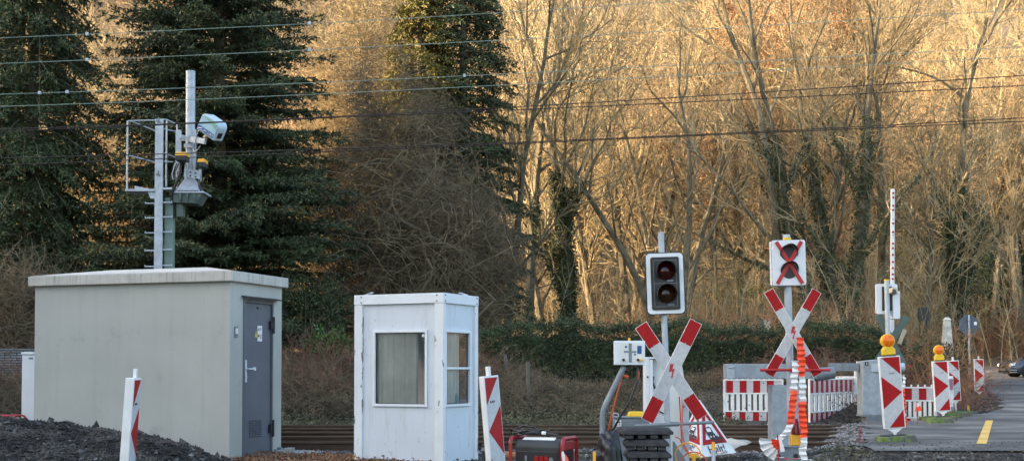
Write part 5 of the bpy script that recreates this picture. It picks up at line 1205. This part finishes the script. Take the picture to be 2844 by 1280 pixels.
g = Geo(); g.bb(W_ - .018, W_ + .010, -.165, .165, zt_ - .12, zt_ - .03); g.bb(W_ - .018, W_ + .008, -.165, -.14, zb + .03, zt_ - .1205); g.bb(W_ - .018, W_ + .008, .14, .165, zb + .03, zt_ - .1205); g.build('side_panel', 'gen_red', ge, bevel=.01)
g = Geo(); g.bb(W_ - .017, W_ + .0, -.139, .139, zb + .03, zt_ - .122); gr = g.build('side_grille', 'black_plastic', ge)
g = Geo()
for i in range(9): g.box((W_ + .008, -.04, zt_ - .145 - i * .028), (.012, .18, .010), (0, R(25), 0))
g.build('slats', 'gen_grey', gr)
g = Geo(); r = np.random.default_rng(4)
for j in range(9):
    c0 = r.uniform(-.05, .02); pts = [(c0 - .14 + .16 * (1 + .2 * r.normal()) * math.cos(a) + .02 * r.normal(), -.02 + .06 * math.sin(a) + .015 * r.normal(), zt_ + .035 + .03 * abs(math.sin(a * .5 + j)) + .012 * r.normal()) for a in np.linspace(0, 5.6, 12)]; g.tube(pts, .008, 6)
g.tube([(-.26, .0, zt_ + .02), (-.29, 0, zt_ + .09), (-.22, 0, zt_ + .115), (-.1, 0, zt_ + .10), (-.05, 0, zt_ + .03)], .011, 6); g.tube([(.02, 0, zt_ + .03), (.07, 0, zt_ + .09), (.13, 0, zt_ + .08), (.16, 0, zt_ + .02)], .007, 6); g.tube([(-.1, -.05, zt_ + .05), (.05, -.05, zt_ + .045), (.17, -.06, zt_ + .03)], .014, 6)
cbl = g.build('cable_bundle', 'black_plastic', smooth=True); cbl.location = ge.location; cbl.rotation_euler = ge.rotation_euler; tag(cbl, 'coiled black cable bundle lying on top of the red generator', 'cable')
g = Geo(); g.tube([(-.0, -.05, zt_ + .048), (.045, -.052, zt_ + .046)], .018, 8); g.build('label_sleeve', 'white_plastic', cbl)
f = Frame(1568, 11.7); t = thing('marker_flag', 'small red and white rolled flag before the generator', 'flag', f.base); g = Geo(); g.cyl((0, .01, 0), (0, .01, f.Z(1262)), .006, None, 6); g.build('stick', 'paint_red', t)
g = Geo(); g.tube([(f.X(1576), 0, f.Z(1300)), (f.X(1571), 0, f.Z(1272)), (f.X(1565), 0, f.Z(1258))], [.03, .022, .008], 8, 0); g.build('red_cloth', 'tape_orange', t, smooth=True)
g = Geo(); g.tube([(f.X(1567), -.012, f.Z(1290)), (f.X(1564), -.012, f.Z(1266)), (f.X(1562), -.01, f.Z(1253))], [.014, .016, .010], 8); g.build('white_cloth', 'tape_white', t, smooth=True)
# orange brown pipe left of generator, yellow stakes, coil
f = Frame(1415, 14.5); t = thing('clay_pipe', 'rust brown pipe lying between tilted beacon and generator', 'pipe', f.base); g = Geo(); g.cyl((f.X(1380), .0, f.Z(1262)), (f.X(1440), .1, f.Z(1266)), .045, None, 14); g.build('pipe', 'paint_red' if 0 else 'rusttwig', t, smooth=True)
f = Frame(1362, 14.6); t = thing('battery_block', 'dark block in the gap between booth and tilted beacon', 'block', f.base); g = Geo(); g.bb(-.10, .10, -.1, .1, 0, f.Z(1232)); g.build('block', 'dark_metal', t, bevel=.01); g = Geo(); g.bb(-.102, .102, -.102, .102, f.Z(1250), f.Z(1240)); g.build('band', 'galv_dark', t)
f = Frame(1650, 11.9); t = thing('marker_stake', 'square yellow stake at the left of the black bag', 'stake', f.base); g = Geo(); g.bb(-.014, .014, -.014, .014, 0, f.Z(1253)); g.build('post', 'orange_yellow', t, bevel=.002)
f = Frame(1980, 12.3); t = thing('marker_stake', 'grey stake with yellow top in front of the pyramid sign', 'stake', f.base); g = Geo(); g.cyl((0, 0, 0), (0, 0, f.Z(1249)), .020, None, 10); g.build('post', 'galv', t, smooth=True); g = Geo(); g.cyl((0, 0, f.Z(1248.9)), (0, 0, f.Z(1226)), .019, .016, 10); g.build('yellow_top', 'orange_yellow', t, smooth=True)
f = Frame(1925, 12.6); t = thing('hydrant_cap', 'yellow fitting with orange hoses near the pyramid sign', 'fitting', f.base)
g = Geo(); g.cyl((0, 0, 0), (0, 0, f.Z(1262)), .022, None, 12); g.bb(-.05, .05, -.02, .02, f.Z(1270), f.Z(1258)); g.build('body', 'orange_yellow', t, bevel=.003)
for i, (cx_, cz_, rr_) in enumerate(((1908, 1262, .13), (1925, 1290, .14))):
    g = Geo(); g.tube([(f.X(cx_) + rr_ * math.cos(a), -.03 + .02 * i, f.Z(cz_) + rr_ * .95 * math.sin(a)) for a in np.linspace(-.3, 3.6, 22)], .008, 6); g.build('hose', ['orange_yellow', 'orange_cord'][i], t, smooth=True)
g = Geo(); g.tube([(f.X(1915), .02, f.Z(1262)), (f.X(1900), .0, f.Z(1235)), (f.X(1893), 0, f.Z(1190)), (f.X(1896), 0, f.Z(1120))], .006, 6); g.tube([(f.X(1875), .02, f.Z(1212)), (f.X(1888), 0, f.Z(1218)), (f.X(1900), 0, f.Z(1245)), (f.X(1922), 0, f.Z(1275))], .007, 6); g.build('hose', 'orange_cord', t, smooth=True)

# ---- pyramid sign
f = Frame(1950, 16.6); kk = F / 16.6
py_ = thing('pyramid_sign', 'folding fabric pyramid sign with red triangles, tram pictogram and Halt lettering', 'sign', f.base)
apex = Vector((f.X(1952), .30, f.Z(1112))); Bm = Vector((f.X(1940), -.22, f.Z(1266))); Br = Vector((f.X(2047), .12, f.Z(1258))); Bl = Vector((f.X(1882), .12, f.Z(1243))); Bk = Vector((f.X(1980), .75, f.Z(1235)))
g = Geo(); g.add([apex, Bm, Br, Bl, Bk], [(0, 1, 2), (0, 3, 1), (0, 2, 4), (0, 4, 3)]); g.build('cloth', 'sheet', py_)
def face_map(O, A, B, off):
    n_ = (A - O).cross(B - O).normalized(); n_ = n_ if n_.y < 0 else -n_
    return lambda u, v: O + (A - O) * v * (1 - u) + (B - O) * v * u + n_ * off
for (A, B, nm) in ((Bm, Br, 'right'), (Bl, Bm, 'left')):
    fmap = face_map(apex, A, B, .004); inn = face_map(apex, A, B, .008)
    ux = [(.06, .10), (.94, .10), (.94, .80), (.06, .80)]
    def tri(mp, v0, v1, e): return [mp(.5, v0), mp(e, v1), mp(1 - e, v1)]
    O0 = tri(fmap, .10, .80, .06); c_ = (O0[0] + O0[1] + O0[2]) / 3
    def inner(k_, mp): T_ = tri(mp, .10, .80, .06); return [c_ + (q - c_) * k_ for q in T_]
    I_ = inner(.62, fmap); g = Geo(); g.add([*O0, *I_], [(0, 1, 4, 3), (1, 2, 5, 4), (2, 0, 3, 5)]); g.build('red_triangle', 'reflect_red', py_)
    # tram pictogram in face plane
    X_ = (B - A).normalized(); n_ = (A - apex).cross(B - apex).normalized(); n_ = n_ if n_.y < 0 else -n_; U_ = n_.cross(X_); U_ = U_ if U_.z > 0 else -U_
    sc = .30 * (B - A).length / .62; c2 = inn(.5, .62)
    def FP(a, b, o=0.002): return c2 + X_ * a * sc + U_ * b * sc + n_ * o
    g = Geo()
    for poly in ([(-.30, .32), (-.02, .36), (.06, .30), (.12, .02), (.5, -.22), (.52, -.30), (-.16, -.30), (-.28, .0)],): g.add([FP(*q) for q in poly], [tuple(range(len(poly)))])
    g.add([FP(*q) for q in [(-.15, -.36), (.5, -.36), (.5, -.40), (.1, -.46), (-.2, -.46)]], [(0, 1, 2, 3, 4)]); g.build('tram_mark', 'print_black', py_)
    g = Geo()
    for poly in ([(-.24, .28), (-.0, .28), (.02, .10), (-.22, .10)], [(-.16, -.1), (-.10, -.1), (-.10, -.18), (-.16, -.18)], [(.02, -.1), (.08, -.1), (.08, -.18), (.02, -.18)], [(.17, .0), (.22, -.04), (.24, -.14), (.18, -.12)], [(.26, -.08), (.32, -.12), (.34, -.19), (.27, -.16)]): g.add([FP(*q, .004) for q in poly], [tuple(range(len(poly)))])
    g.build('tram_windows', 'sheet', py_)
    M_ = Matrix((X_, U_, n_)).transposed(); tp = inn(.5, .895); o = text_part('lettering', 'Halt!', .165 if nm == 'right' else .15, 'print_black', py_, tp, M_.to_euler(), xs=.95 if nm == 'right' else .55)
g = Geo(); 
for a, b in ((apex, Bm), (apex, Br), (apex, Bl)): g.cyl(tuple(a), tuple(b), .006, None, 6)
g.build('seam', 'white_plastic', py_)
f = Frame(2050, 17.3); t = thing('tarpaulin', 'beige sheet spread on the ground behind the pyramid sign', 'sheet', f.base); g = Geo(); P_ = [at(1995, 1262, 16.3), at(2088, 1226, 17.6), at(2030, 1214, 18.3), at(1975, 1222, 17.6)]
V = []
for i in range(7):
    for j in range(7):
        u, v = i / 6, j / 6; q = (P_[0] * (1 - u) + P_[1] * u) * (1 - v) + (P_[3] * (1 - u) + P_[2] * u) * v; V.append((q.x - f.base[0], q.y - f.base[1], q.z - f.base[2] + .012 * math.sin(i * 2.1 + j)))
g.add(V, [(i * 7 + j, (i + 1) * 7 + j, (i + 1) * 7 + j + 1, i * 7 + j + 1) for i in range(6) for j in range(6)]); o = g.build('cloth', 'beige_sheet', t, smooth=True); m_ = o.modifiers.new('s', 'SOLIDIFY'); m_.thickness = .006

# ---- barrier drives
f = Frame(2190, 17.6); k = F / 17.6
bd = thing('barrier_drive', 'galvanised barrier drive with long counterweight beam left of the white signal', 'barrier drive', f.base)
g = Geo(); g.bb(f.X(2139), f.X(2228), -.12, .2, 0, f.Z(1069)); g.build('post', 'galv_mid', bd, bevel=.01)
g = Geo(); g.bb(f.X(2010), f.X(2262), -.16, .0 - .001 + .15, f.Z(1050), f.Z(1010)) if 0 else g.bb(f.X(2012), f.X(2262), -.15, .12, f.Z(1051), f.Z(1010)); g.build('beam', 'galv_mid', bd, bevel=.008)
g = Geo(); g.cyl((f.X(2262.5), -.02, f.Z(1040)), (f.X(2315), -.02, f.Z(1034)), .10, .085, 18); g.build('beam_socket', 'galv_dark', bd, smooth=True)
g = Geo(); g.bb(f.X(2013), f.X(2034), -.175, -.152, f.Z(1050), f.Z(1021)); g.tube([(f.X(2018), -.18, f.Z(1020)), (f.X(2033), -.18, f.Z(1018))], .014, 8); g.build('end_bracket', 'galv', bd, bevel=.003)
g = Geo()
for q in (2245, 2258): g.cyl((f.X(q), -.16, f.Z(1030)), (f.X(q), -.151, f.Z(1030)), .02, None, 8); g.cyl((f.X(q), -.16, f.Z(1044)), (f.X(q), -.151, f.Z(1044)), .016, None, 8)
g.split('bolts', 'galv_dark', bd)
f = Frame(2435, 26.6)
be = thing('barrier_drive', 'grey barrier drive cabinet marked 2 behind the far track', 'barrier drive', f.base)
g = Geo(); g.prism([(f.X(2388), f.Z(1151)), (f.X(2478), f.Z(1151)), (f.X(2478), f.Z(1001)), (f.X(2430), f.Z(998)), (f.X(2388), f.Z(1003))], -.2, .25); g.build('cabinet', 'galv_mid', be, bevel=.012)
g = Geo(); g.bb(f.X(2386), f.X(2480), -.22, .27, f.Z(1155), f.Z(1151.3)); g.box((f.X(2433), 0, f.Z(1165)), (.5, .4, f.Z(1155.5) - f.Z(1180)), None, 0, 1.2); g.build('pedestal', 'galv_dark', be, bevel=.005)
g = Geo(); g.bb(f.X(2412), f.X(2440), -.235, -.202, f.Z(1032), f.Z(1009)); g.build('bolt_plate', 'galv', be, bevel=.004)
g = Geo(); g.bb(f.X(2394), f.X(2404), -.208, -.2015, f.Z(1015), f.Z(1004)); nb = g.build('number_plate', 'black_plastic', be); text_part('numeral', '2', .075, 'white_plastic', be, (f.X(2399), -.2095, f.Z(1009.6)))
g = Geo(); g.bb(f.X(2304), f.X(2387), .0, .12, f.Z(1030), f.Z(1008)); g.build('beam', 'galv_dark', be, bevel=.005)
g = Geo(); g.cyl((f.X(2478.5), 0, f.Z(1020)), (f.X(2510), 0, f.Z(1020)), .10, None, 16); g.build('axle', 'galv', be, smooth=True)
# raised arm as a barrier of its own
f = Frame(2480, 28.2)
ba = thing('raised_barrier', 'raised slim white barrier arm with red reflectors against the trees', 'barrier', f.base)
p0, p1 = (f.X(2477), 0, f.Z(1010)), (f.X(2483.5), 0, f.Z(525)); d = Vector(p1) - Vector(p0); tilt = math.atan2(d.x, d.z)
g = Geo(); c_ = (Vector(p0) + Vector(p1)) / 2; g.box(c_, (.085, .05, d.length), Euler((0, tilt, 0)).to_matrix()); g.build('arm', 'white_metal', ba, bevel=.006)
g = Geo(); n_ = 0
for yy_ in (537, 549, 572, 584, 609, 621, 645, 650 + 3, 677, 690, 708, 728, 745, 762, 775):
    u = (1010 - yy_) / (1010 - 525); c_ = Vector(p0) + d * u; m_ = 0 if yy_ not in (609, 653) else 1; g.cyl((c_.x, -.028, c_.z), (c_.x, -.045, c_.z), .024 if m_ == 0 else .020, None, 10, m_)
g.split('reflectors', ['reflect_red', 'reflect_white'], ba)
g = Geo(); g.bb(f.X(2465), f.X(2495), -.1, .14, 0, f.Z(1011)); g.build('pivot_post', 'galv_dark', ba, bevel=.01)
# far signal seen from behind
f = Frame(2468, 27.4)
fs = thing('crossing_signal', 'far crossing signal seen from behind with green backed crossbuck and camera', 'crossing signal', f.base)
g = Geo(); g.cyl((f.X(2471), 0, 0), (f.X(2464), 0, f.Z(780)), .055, None, 16); g.build('pole', 'galv', fs, smooth=True); g = Geo(); g.cyl((f.X(2464), 0, f.Z(779.5)), (f.X(2464), 0, f.Z(772 + 4)), .06, None, 14); g.build('yellow_cap', 'yellow', fs)
g = Geo(); rp = rrp((2498 - 2438) / 2 / f.k, (871 - 787) / 2 / f.k, .05); g.prism([(a + f.X(2468), b + f.Z(829)) for a, b in rp], .10, .16); g.build('backboard', 'white_metal', fs)
g = Geo(); g.bb(f.X(2454), f.X(2482), .062, .098, f.Z(862), f.Z(795)); g.build('lamp_housing', 'dark_metal', fs, bevel=.006)
g = Geo(); g.bb(f.X(2482), f.X(2502), .02, .32, f.Z(885), f.Z(808)); g.build('side_housing', 'white_metal', fs, bevel=.01)
g = Geo(); g.box((f.X(2478), -.12, f.Z(809)), (.15, .14, .12), (R(-10), R(12), R(25))); cm = g.build('camera', 'cream', fs, bevel=.008); g = Geo(); g.box((f.X(2477), -.21, f.Z(810)), (.10, .01, .08), (R(-10), R(12), R(25))); g.build('camera_front', 'dark_metal', cm)
cbk = crossbuck(fs, f.X(2480), .12, f.Z(945), 1.30, .165, R(4), 0, plain='green_paint')
hbar(fs, .2, f.Z(1016), f.X(2440), f.X(2541), 'paint_red', .014)
g = Geo(); g.box((f.X(2508), .05, f.Z(934)), (.09, .01, .34), (0, R(22), 0)); g.build('angled_plate', 'cream', fs)
for ch in cbk.children: pass

# ---- red and white fence panels
def fence(name_label, wd, h_, loc, rotz, slats, hole=None, stripes=None):
    t = thing('safety_fence', name_label, 'fence', loc, (0, 0, rotz), 'red and white construction fence panels')
    z0, z1 = .02, h_; zs = h_ * .66; zl = h_ * .26
    g = Geo(); fw = .035
    g.bb(0, fw, -.02, .02, z0, z1); g.bb(wd - fw, wd, -.02, .02, z0, z1)
    for z in (z0, zl, zs, z1 - .03): g.bb(fw + .001, wd - fw - .001, -.025, .025, z, z + .03)
    n = int(wd / .12)
    for i in range(n): g.bb(.05 + i * (wd - .14) / (n - 1), .09 + i * (wd - .14) / (n - 1), -.015, .015, z1 + .0005, z1 + .05)
    g.build('frame', 'white_plastic', t, bevel=.003)
    g = Geo(); g.bb(fw + .002, wd - fw - .002, -.012, .012, zs + .031, z1 - .031); g.bb(fw + .002, wd - fw - .002, -.012, .012, z0 + .031, zl - .001); g.build('stripe_board', 'reflect_white', t)
    g = Geo(); x = fw + .03; k_ = 0; per = .155
    while x < wd - fw - .06:
        x2 = min(x + per, wd - fw - .01); g.bb(x, x2, -.0155, -.0125, zs + .034, z1 - .034); g.bb(x - .01, x2 - .03, -.0155, -.0125, z0 + .034, zl - .004); x += per * 1.95
    g.build('red_stripes', 'reflect_red', t)
    g = Geo(); m = slats
    for i in range(m):
        x = fw + .004 + i * (wd - 2 * fw - .008) / m; ww_ = (wd - 2 * fw) / m * .62; g.bb(x, x + ww_, -.01, .01, zl + .031, zs - .001)
    g.build('slats', 'white_plastic', t)
    g = Geo()
    for x in (.15, wd - .15): g.bb(x - .03, x + .03, -.3, .3, -.03, .018)
    g.split('feet', 'rubber', t, bevel=.004)
    return t
def fence_px(lab, pxa, Ya, pxb, Yb, h_, slats, zoff=0):
    xa, xb = X_at(pxa, Ya), X_at(pxb, Yb); wd = math.hypot(xb - xa, Yb - Ya); return fence(lab, wd, h_, (xa, Ya, gz(xa, Ya) + zoff), math.atan2(Yb - Ya, xb - xa), slats)
fence_px('striped fence panel left of the barrier post, standing by itself', 2008, 27.7, 2175, 27.6, .99, 10, -.06)
fence_px('striped fence panel receding behind the tape, between drive post and cabinet', 2246, 27.2, 2376, 29.6, 1.02, 11, -.05)
fence_px('narrow visible fence panel just left of the cabinet marked 2', 2372, 29.4, 2470, 29.0, 1.0, 8, -.04)
fence_px('striped fence panel between both lamp topped beacons', 2502, 26.9, 2596, 26.7, .93, 6, -.04)
fence_px('partly hidden fence panel right behind the farther lamp beacon', 2598, 27.3, 2645, 30.5, .95, 9)

# red dwarf stakes
for px, py, Y, lab in ((2386, 1183, 18.6, 'thin red stake standing in the rails at the crossing edge'), (2546, 1118, 24.3, 'short stake with pink and white pennant before the fence')):
    f = Frame(px, Y); t = thing('flag_stake', lab, 'stake', f.base); g = Geo(); g.cyl((0, 0, -.02), (0, 0, f.Z(py)), .010 if py > 1150 else .008, None, 6); g.build('stick', 'paint_red', t)
    if py < 1150: g = Geo(); g.prism([(0, f.Z(py)), (.06, f.Z(py + 8)), (.09, f.Z(py + 22)), (-.05, f.Z(py + 24))], -.006, .006); g.build('pennant', 'tape_orange', t); g = Geo(); g.prism([(-.01, f.Z(py) + .02), (.05, f.Z(py + 7)), (.0, f.Z(py + 12))], -.014, -.008); g.build('white_tip', 'tape_white', t)
f = Frame(2688, 31.5); t = thing('marker_flag', 'tiny yellow plastic marker beside the distant beacon feet', 'marker', f.base); g = Geo(); g.box((0, 0, .10), (.06, .01, .17), (0, R(-8), 0)); g.build('tab', 'yellow', t)
# orange scrap lying behind the rails
p = at(2352, 1176, 25.9); x = p.x; g = Geo(); r = np.random.default_rng(8)
for i in range(16): g.box((x - .4 + i * .055, 25.95 + .05 * r.normal(), gz(x, 25.95) + .03), (.06, .05, .03), (r.normal() * .4, r.normal() * .4, r.normal()), 0 if r.uniform() < .6 else 1)
tag(g.build('barrier_tape', ['tape_orange', 'tape_white']), 'scrap of orange and white tape lying along the far rail', 'tape')
o = strand('barrier_tape', [at(2510, 1040, 19.3), at(2511, 1110, 19.2), at(2516, 1180, 19.2)], ((.3, 'w'), (1, 'o')), '', w_=.04, seed=9); tag(o, 'orange tape strip hanging behind the nearest lamp beacon', 'tape')

# ---- white stone post, signs, stop sign back
f = Frame(2631, 40); t = thing('stone_post', 'weathered white obelisk shaped stone post in the brambles', 'stone post', f.base); g = Geo(); g.box((0, 0, f.Z(890) / 2), (.52, .4, f.Z(890)), None, 0, .40); g.build('stone', 'white_stone', t, bevel=.02)
g = Geo(); g.box((0, 0, f.Z(889) + .05), (.26, .2, .10), None, 0, .4); g.build('cap', 'white_stone', t, bevel=.01)
f = Frame(2692, 38.5); t = thing('stop_sign', 'octagonal traffic sign seen from its dark back on a thin post', 'traffic sign', f.base)
zc = f.Z(902); rr_ = 29 / f.k; g = Geo(); g.cyl((0, 0, 0), (0, 0, zc + .32), .03, None, 10); g.build('post', 'galv', t, smooth=True)
oc8 = [(rr_ * math.cos(R(22.5 + 45 * i)), zc + rr_ * math.sin(R(22.5 + 45 * i))) for i in range(8)]; g = Geo(); g.prism(oc8, .035, .045); g.build('plate', 'sign_back', t); g = Geo(); g.bb(-.045, .045, -.035, .034, zc + .1, zc + .14); g.bb(-.045, .045, -.035, .034, zc - .14, zc - .1); g.split('clamp', 'galv_dark', t)
g = Geo(); g.bb(.17, .26, .030, .034, zc - .0, zc + .10); g.bb(.11, .20, .030, .034, zc - .20, zc - .12, 1); g.build('sticker', ['white_plastic', 'moss'], t)
f = Frame(2122, 36); t = thing('notice_board', 'small pale notice board on a dark green post above the hedge', 'notice board', f.base); g = Geo(); g.bb(f.X(2114), f.X(2120), 0, .08, 0, f.Z(886)); g.build('post', 'green_paint', t); g = Geo(); g.bb(f.X(2121), f.X(2141), .02, .05, f.Z(925), f.Z(888)); g.build('board', 'cream', t)
f = Frame(2567, 42); t = thing('notice_board', 'dark framed board standing before the wood right of the barrier', 'notice board', f.base); g = Geo(); g.bb(f.X(2552), f.X(2582), 0, .06, f.Z(890), f.Z(854)); g.build('board', 'dark_metal', t); g = Geo(); g.bb(f.X(2556), f.X(2559), .07, .12, 0, f.Z(856)); g.bb(f.X(2575), f.X(2578), .07, .12, 0, f.Z(856)); g.build('post', 'dark_metal', t)
# wire fence post on the bank
for px, Y, top in ((1466, 28.6, 1005), (1405, 31, 985)):
    f = Frame(px, Y); t = thing('wooden_post', 'old dark wooden post standing in the brambles %s' % ('beside the generator line' if px > 1440 else 'nearer the booth'), 'post', f.base); g = Geo(); g.tube([(0, 0, -.1), (.01, 0, f.Z(top) * .5), (-.01, 0, f.Z(top))], [.05, .045, .04], 7); g.build('post', 'wood_tie', t)

# ---- parked car (front peeps in from the right)
f = Frame(2786, 59.0)
car = thing('parked_car', 'dark blue car entering from the right edge on the far street', 'car', (f.base[0], 59.0, gz(f.base[0] + 1, 59) + .02))
L_, Wc = 4.3, 1.78
stn = [(0, .62, .30, .62, None), (.05, .72, .22, .68, None), (.35, .84, .18, .78, None), (1.05, .89, .18, .93, None), (1.3, .89, .18, .96, None), (2.1, .89, .18, .98, None), (3.6, .88, .18, 1.0, None), (4.15, .82, .22, .98, None), (4.3, .70, .34, .80, None)]
g = Geo(); V = []
for (x, hw_, zb_, zt_, _) in stn:
    V += [(x, -hw_ * .9, zb_), (x, -hw_, zb_ + (zt_ - zb_) * .35), (x, -hw_ * .97, zb_ + (zt_ - zb_) * .8), (x, -hw_ * .82, zt_), (x, hw_ * .82, zt_), (x, hw_ * .97, zb_ + (zt_ - zb_) * .8), (x, hw_, zb_ + (zt_ - zb_) * .35), (x, hw_ * .9, zb_)]
n8 = len(stn); Fs = [(i * 8 + j, i * 8 + (j + 1) % 8, (i + 1) * 8 + (j + 1) % 8, (i + 1) * 8 + j) for i in range(n8 - 1) for j in range(8)] + [tuple(range(7, -1, -1)), tuple(range((n8 - 1) * 8, n8 * 8))]
g.add(V, Fs); g.build('body', 'car_paint', car, smooth=True, bevel=.02)
g = Geo(); V = []
for (x, hw_, zt_) in ((1.05, .74, .945), (1.85, .62, 1.40), (2.7, .62, 1.46), (3.5, .60, 1.38), (4.1, .72, .98)):
    V += [(x, -.76 if zt_ < 1 else -.72, .93), (x, -hw_, zt_), (x, hw_, zt_), (x, .76 if zt_ < 1 else .72, .93)]
Fs = [(i * 4 + j, i * 4 + (j + 1) % 4, (i + 1) * 4 + (j + 1) % 4, (i + 1) * 4 + j) for i in range(4) for j in range(4)] + [(3, 2, 1, 0), (16, 17, 18, 19)]
g.add(V, Fs); g.build('cabin', 'car_glass', car, bevel=.02)
g = Geo(); g.add([(1.8, -.60, 1.405), (2.7, -.60, 1.475), (3.55, -.58, 1.39), (3.55, .58, 1.39), (2.7, .60, 1.475), (1.8, .60, 1.405)], [(0, 1, 4, 5), (1, 2, 3, 4)]); ro = g.build('roof', 'car_paint', car); mo = ro.modifiers.new('s', 'SOLIDIFY'); mo.thickness = .03
for x in (.86, 3.42):
    for sy in (-1, 1):
        w0 = bpy.data.objects.new('wheel', None); COL.objects.link(w0); w0.parent = car; w0.location = (x, sy * .80, .30)
        g = Geo(); g.cyl((0, -.11, 0), (0, .11, 0), .32, None, 28); g.build('tyre', 'tyre', w0, bevel=.02)
        g = Geo(); g.cyl((0, sy * .112, 0), (0, sy * .118, 0), .06, None, 12)
        for q in range(5): a = q * 1.2566; g.box((.13 * math.cos(a), sy * .116, .13 * math.sin(a)), (.22, .008, .055), Euler((0, -a, 0)).to_matrix())
        g.tube([(.225 * math.cos(a), sy * .115, .225 * math.sin(a)) for a in np.linspace(0, 6.6, 30)], .012, 6); g.build('rim', 'rim', w0)
        g = Geo(); V = [(.37 * math.cos(a), 0, .37 * math.sin(a)) for a in np.linspace(0, math.pi, 14)]; V2 = [(.33 * math.cos(a), 0, .33 * math.sin(a)) for a in np.linspace(0, math.pi, 14)]
        g.add([(v[0] + x, sy * .893, v[2] + .30) for v in V] + [(v[0] + x, sy * .893, v[2] + .30) for v in V2], [(i, i + 1, 15 + i, 14 + i) for i in range(13)]); g.build('wheel_arch', 'black_plastic', car)
for sy in (-1, 1):
    g = Geo(); g.box((.20, sy * .70, .64), (.42, .20, .13), (0, R(-14), sy * R(-22)), 0, .8); g.build('headlight', 'headlight', car, bevel=.03)
g = Geo(); g.bb(-.02, .02, -.5, .5, .42, .56); g.bb(.0, .05, -.62, .62, .24, .34); g.build('grille', 'black_plastic', car, bevel=.01)
g = Geo(); g.bb(.02, .30, -.86, -.70, .34, .37); g.bb(.02, .30, -.86, -.70, .24, .27); g.build('bumper_trim', 'rim', car, bevel=.005)

# ---- overhead wires
WIRES = [
 ('light', 19.5, [(-300, 118), (0, 107), (711, 73), (1357, 39), (1800, 10), (2300, -28), (3200, -110)], 'uppermost pale green overhead wire'),
 ('light', 19.5, [(-300, 189), (0, 177), (711, 146), (1422, 112), (2133, 70), (2844, 27), (3200, 4)], 'second pale green overhead wire from the top'),
 ('light', 19.5, [(-300, 271), (0, 262), (711, 237), (1422, 206), (2133, 168), (2844, 130), (3200, 110)], 'third pale green overhead wire from the top'),
 ('light', 19.5, [(-300, 305), (0, 295), (711, 269), (1422, 238), (2133, 195), (2844, 157), (3200, 137)], 'lowest pale green overhead wire'),
 ('dark', 25, [(-300, 366), (0, 357), (711, 336), (1422, 298), (2133, 255), (2844, 211), (3200, 188)], 'upper dark overhead wire of the higher pair'),
 ('dark', 25, [(-300, 378), (0, 368), (711, 334), (1422, 308), (2133, 273), (2844, 238), (3200, 218)], 'lower dark overhead wire of the higher pair'),
 ('dark', 25, [(-300, 446), (0, 438), (711, 420), (1422, 398), (2133, 364), (2844, 327), (3200, 307)], 'upper dark overhead wire of the lower pair'),
 ('dark', 25, [(-300, 470), (0, 460), (711, 430), (1422, 400), (2133, 368), (2844, 339), (3200, 322)], 'lowest dark overhead wire of all'),
]
for c, Y, pts, lab in WIRES:
    xs_ = np.array([p[0] for p in pts], float); ys_ = np.array([p[1] for p in pts], float); q = np.linspace(xs_[0], xs_[-1], 60)
    co = np.polyfit(xs_, ys_, 3); P = [tuple(at(a, float(np.polyval(co, a)), Y)) for a in q]
    g = Geo(); g.tube(P, .0055 if c == 'light' else .010, 5); wn = g.build('overhead_wire', 'wire_' + c, smooth=True); tag(wn, lab, 'overhead wire')
    if c == 'light' and ys_[1] < 280:
        g = Geo()
        for px in ((110, 186, 1290) if ys_[1] > 200 else (242, 860)): 
            a = at(px, float(np.polyval(co, px)), Y); g.bb(a.x - .02, a.x + .02, Y - .02, Y + .02, a.z - .02, a.z + .03)
        g.split('clamp', 'galv', wn)
for (px, y0, y1) in ((110, 104, 362), (384, 283, 440)):
    a, b = at(px, y0, 19.5), at(px + (0 if px < 200 else 16), y1, 25 if 0 else 19.5); g = Geo(); g.tube([tuple(a), tuple(b)], .0035, 4); tag(g.build('dropper_wire', 'wire_dark'), 'thin vertical dropper wire %s' % ('at the far left' if px < 200 else 'beside the mast cage'), 'wire')
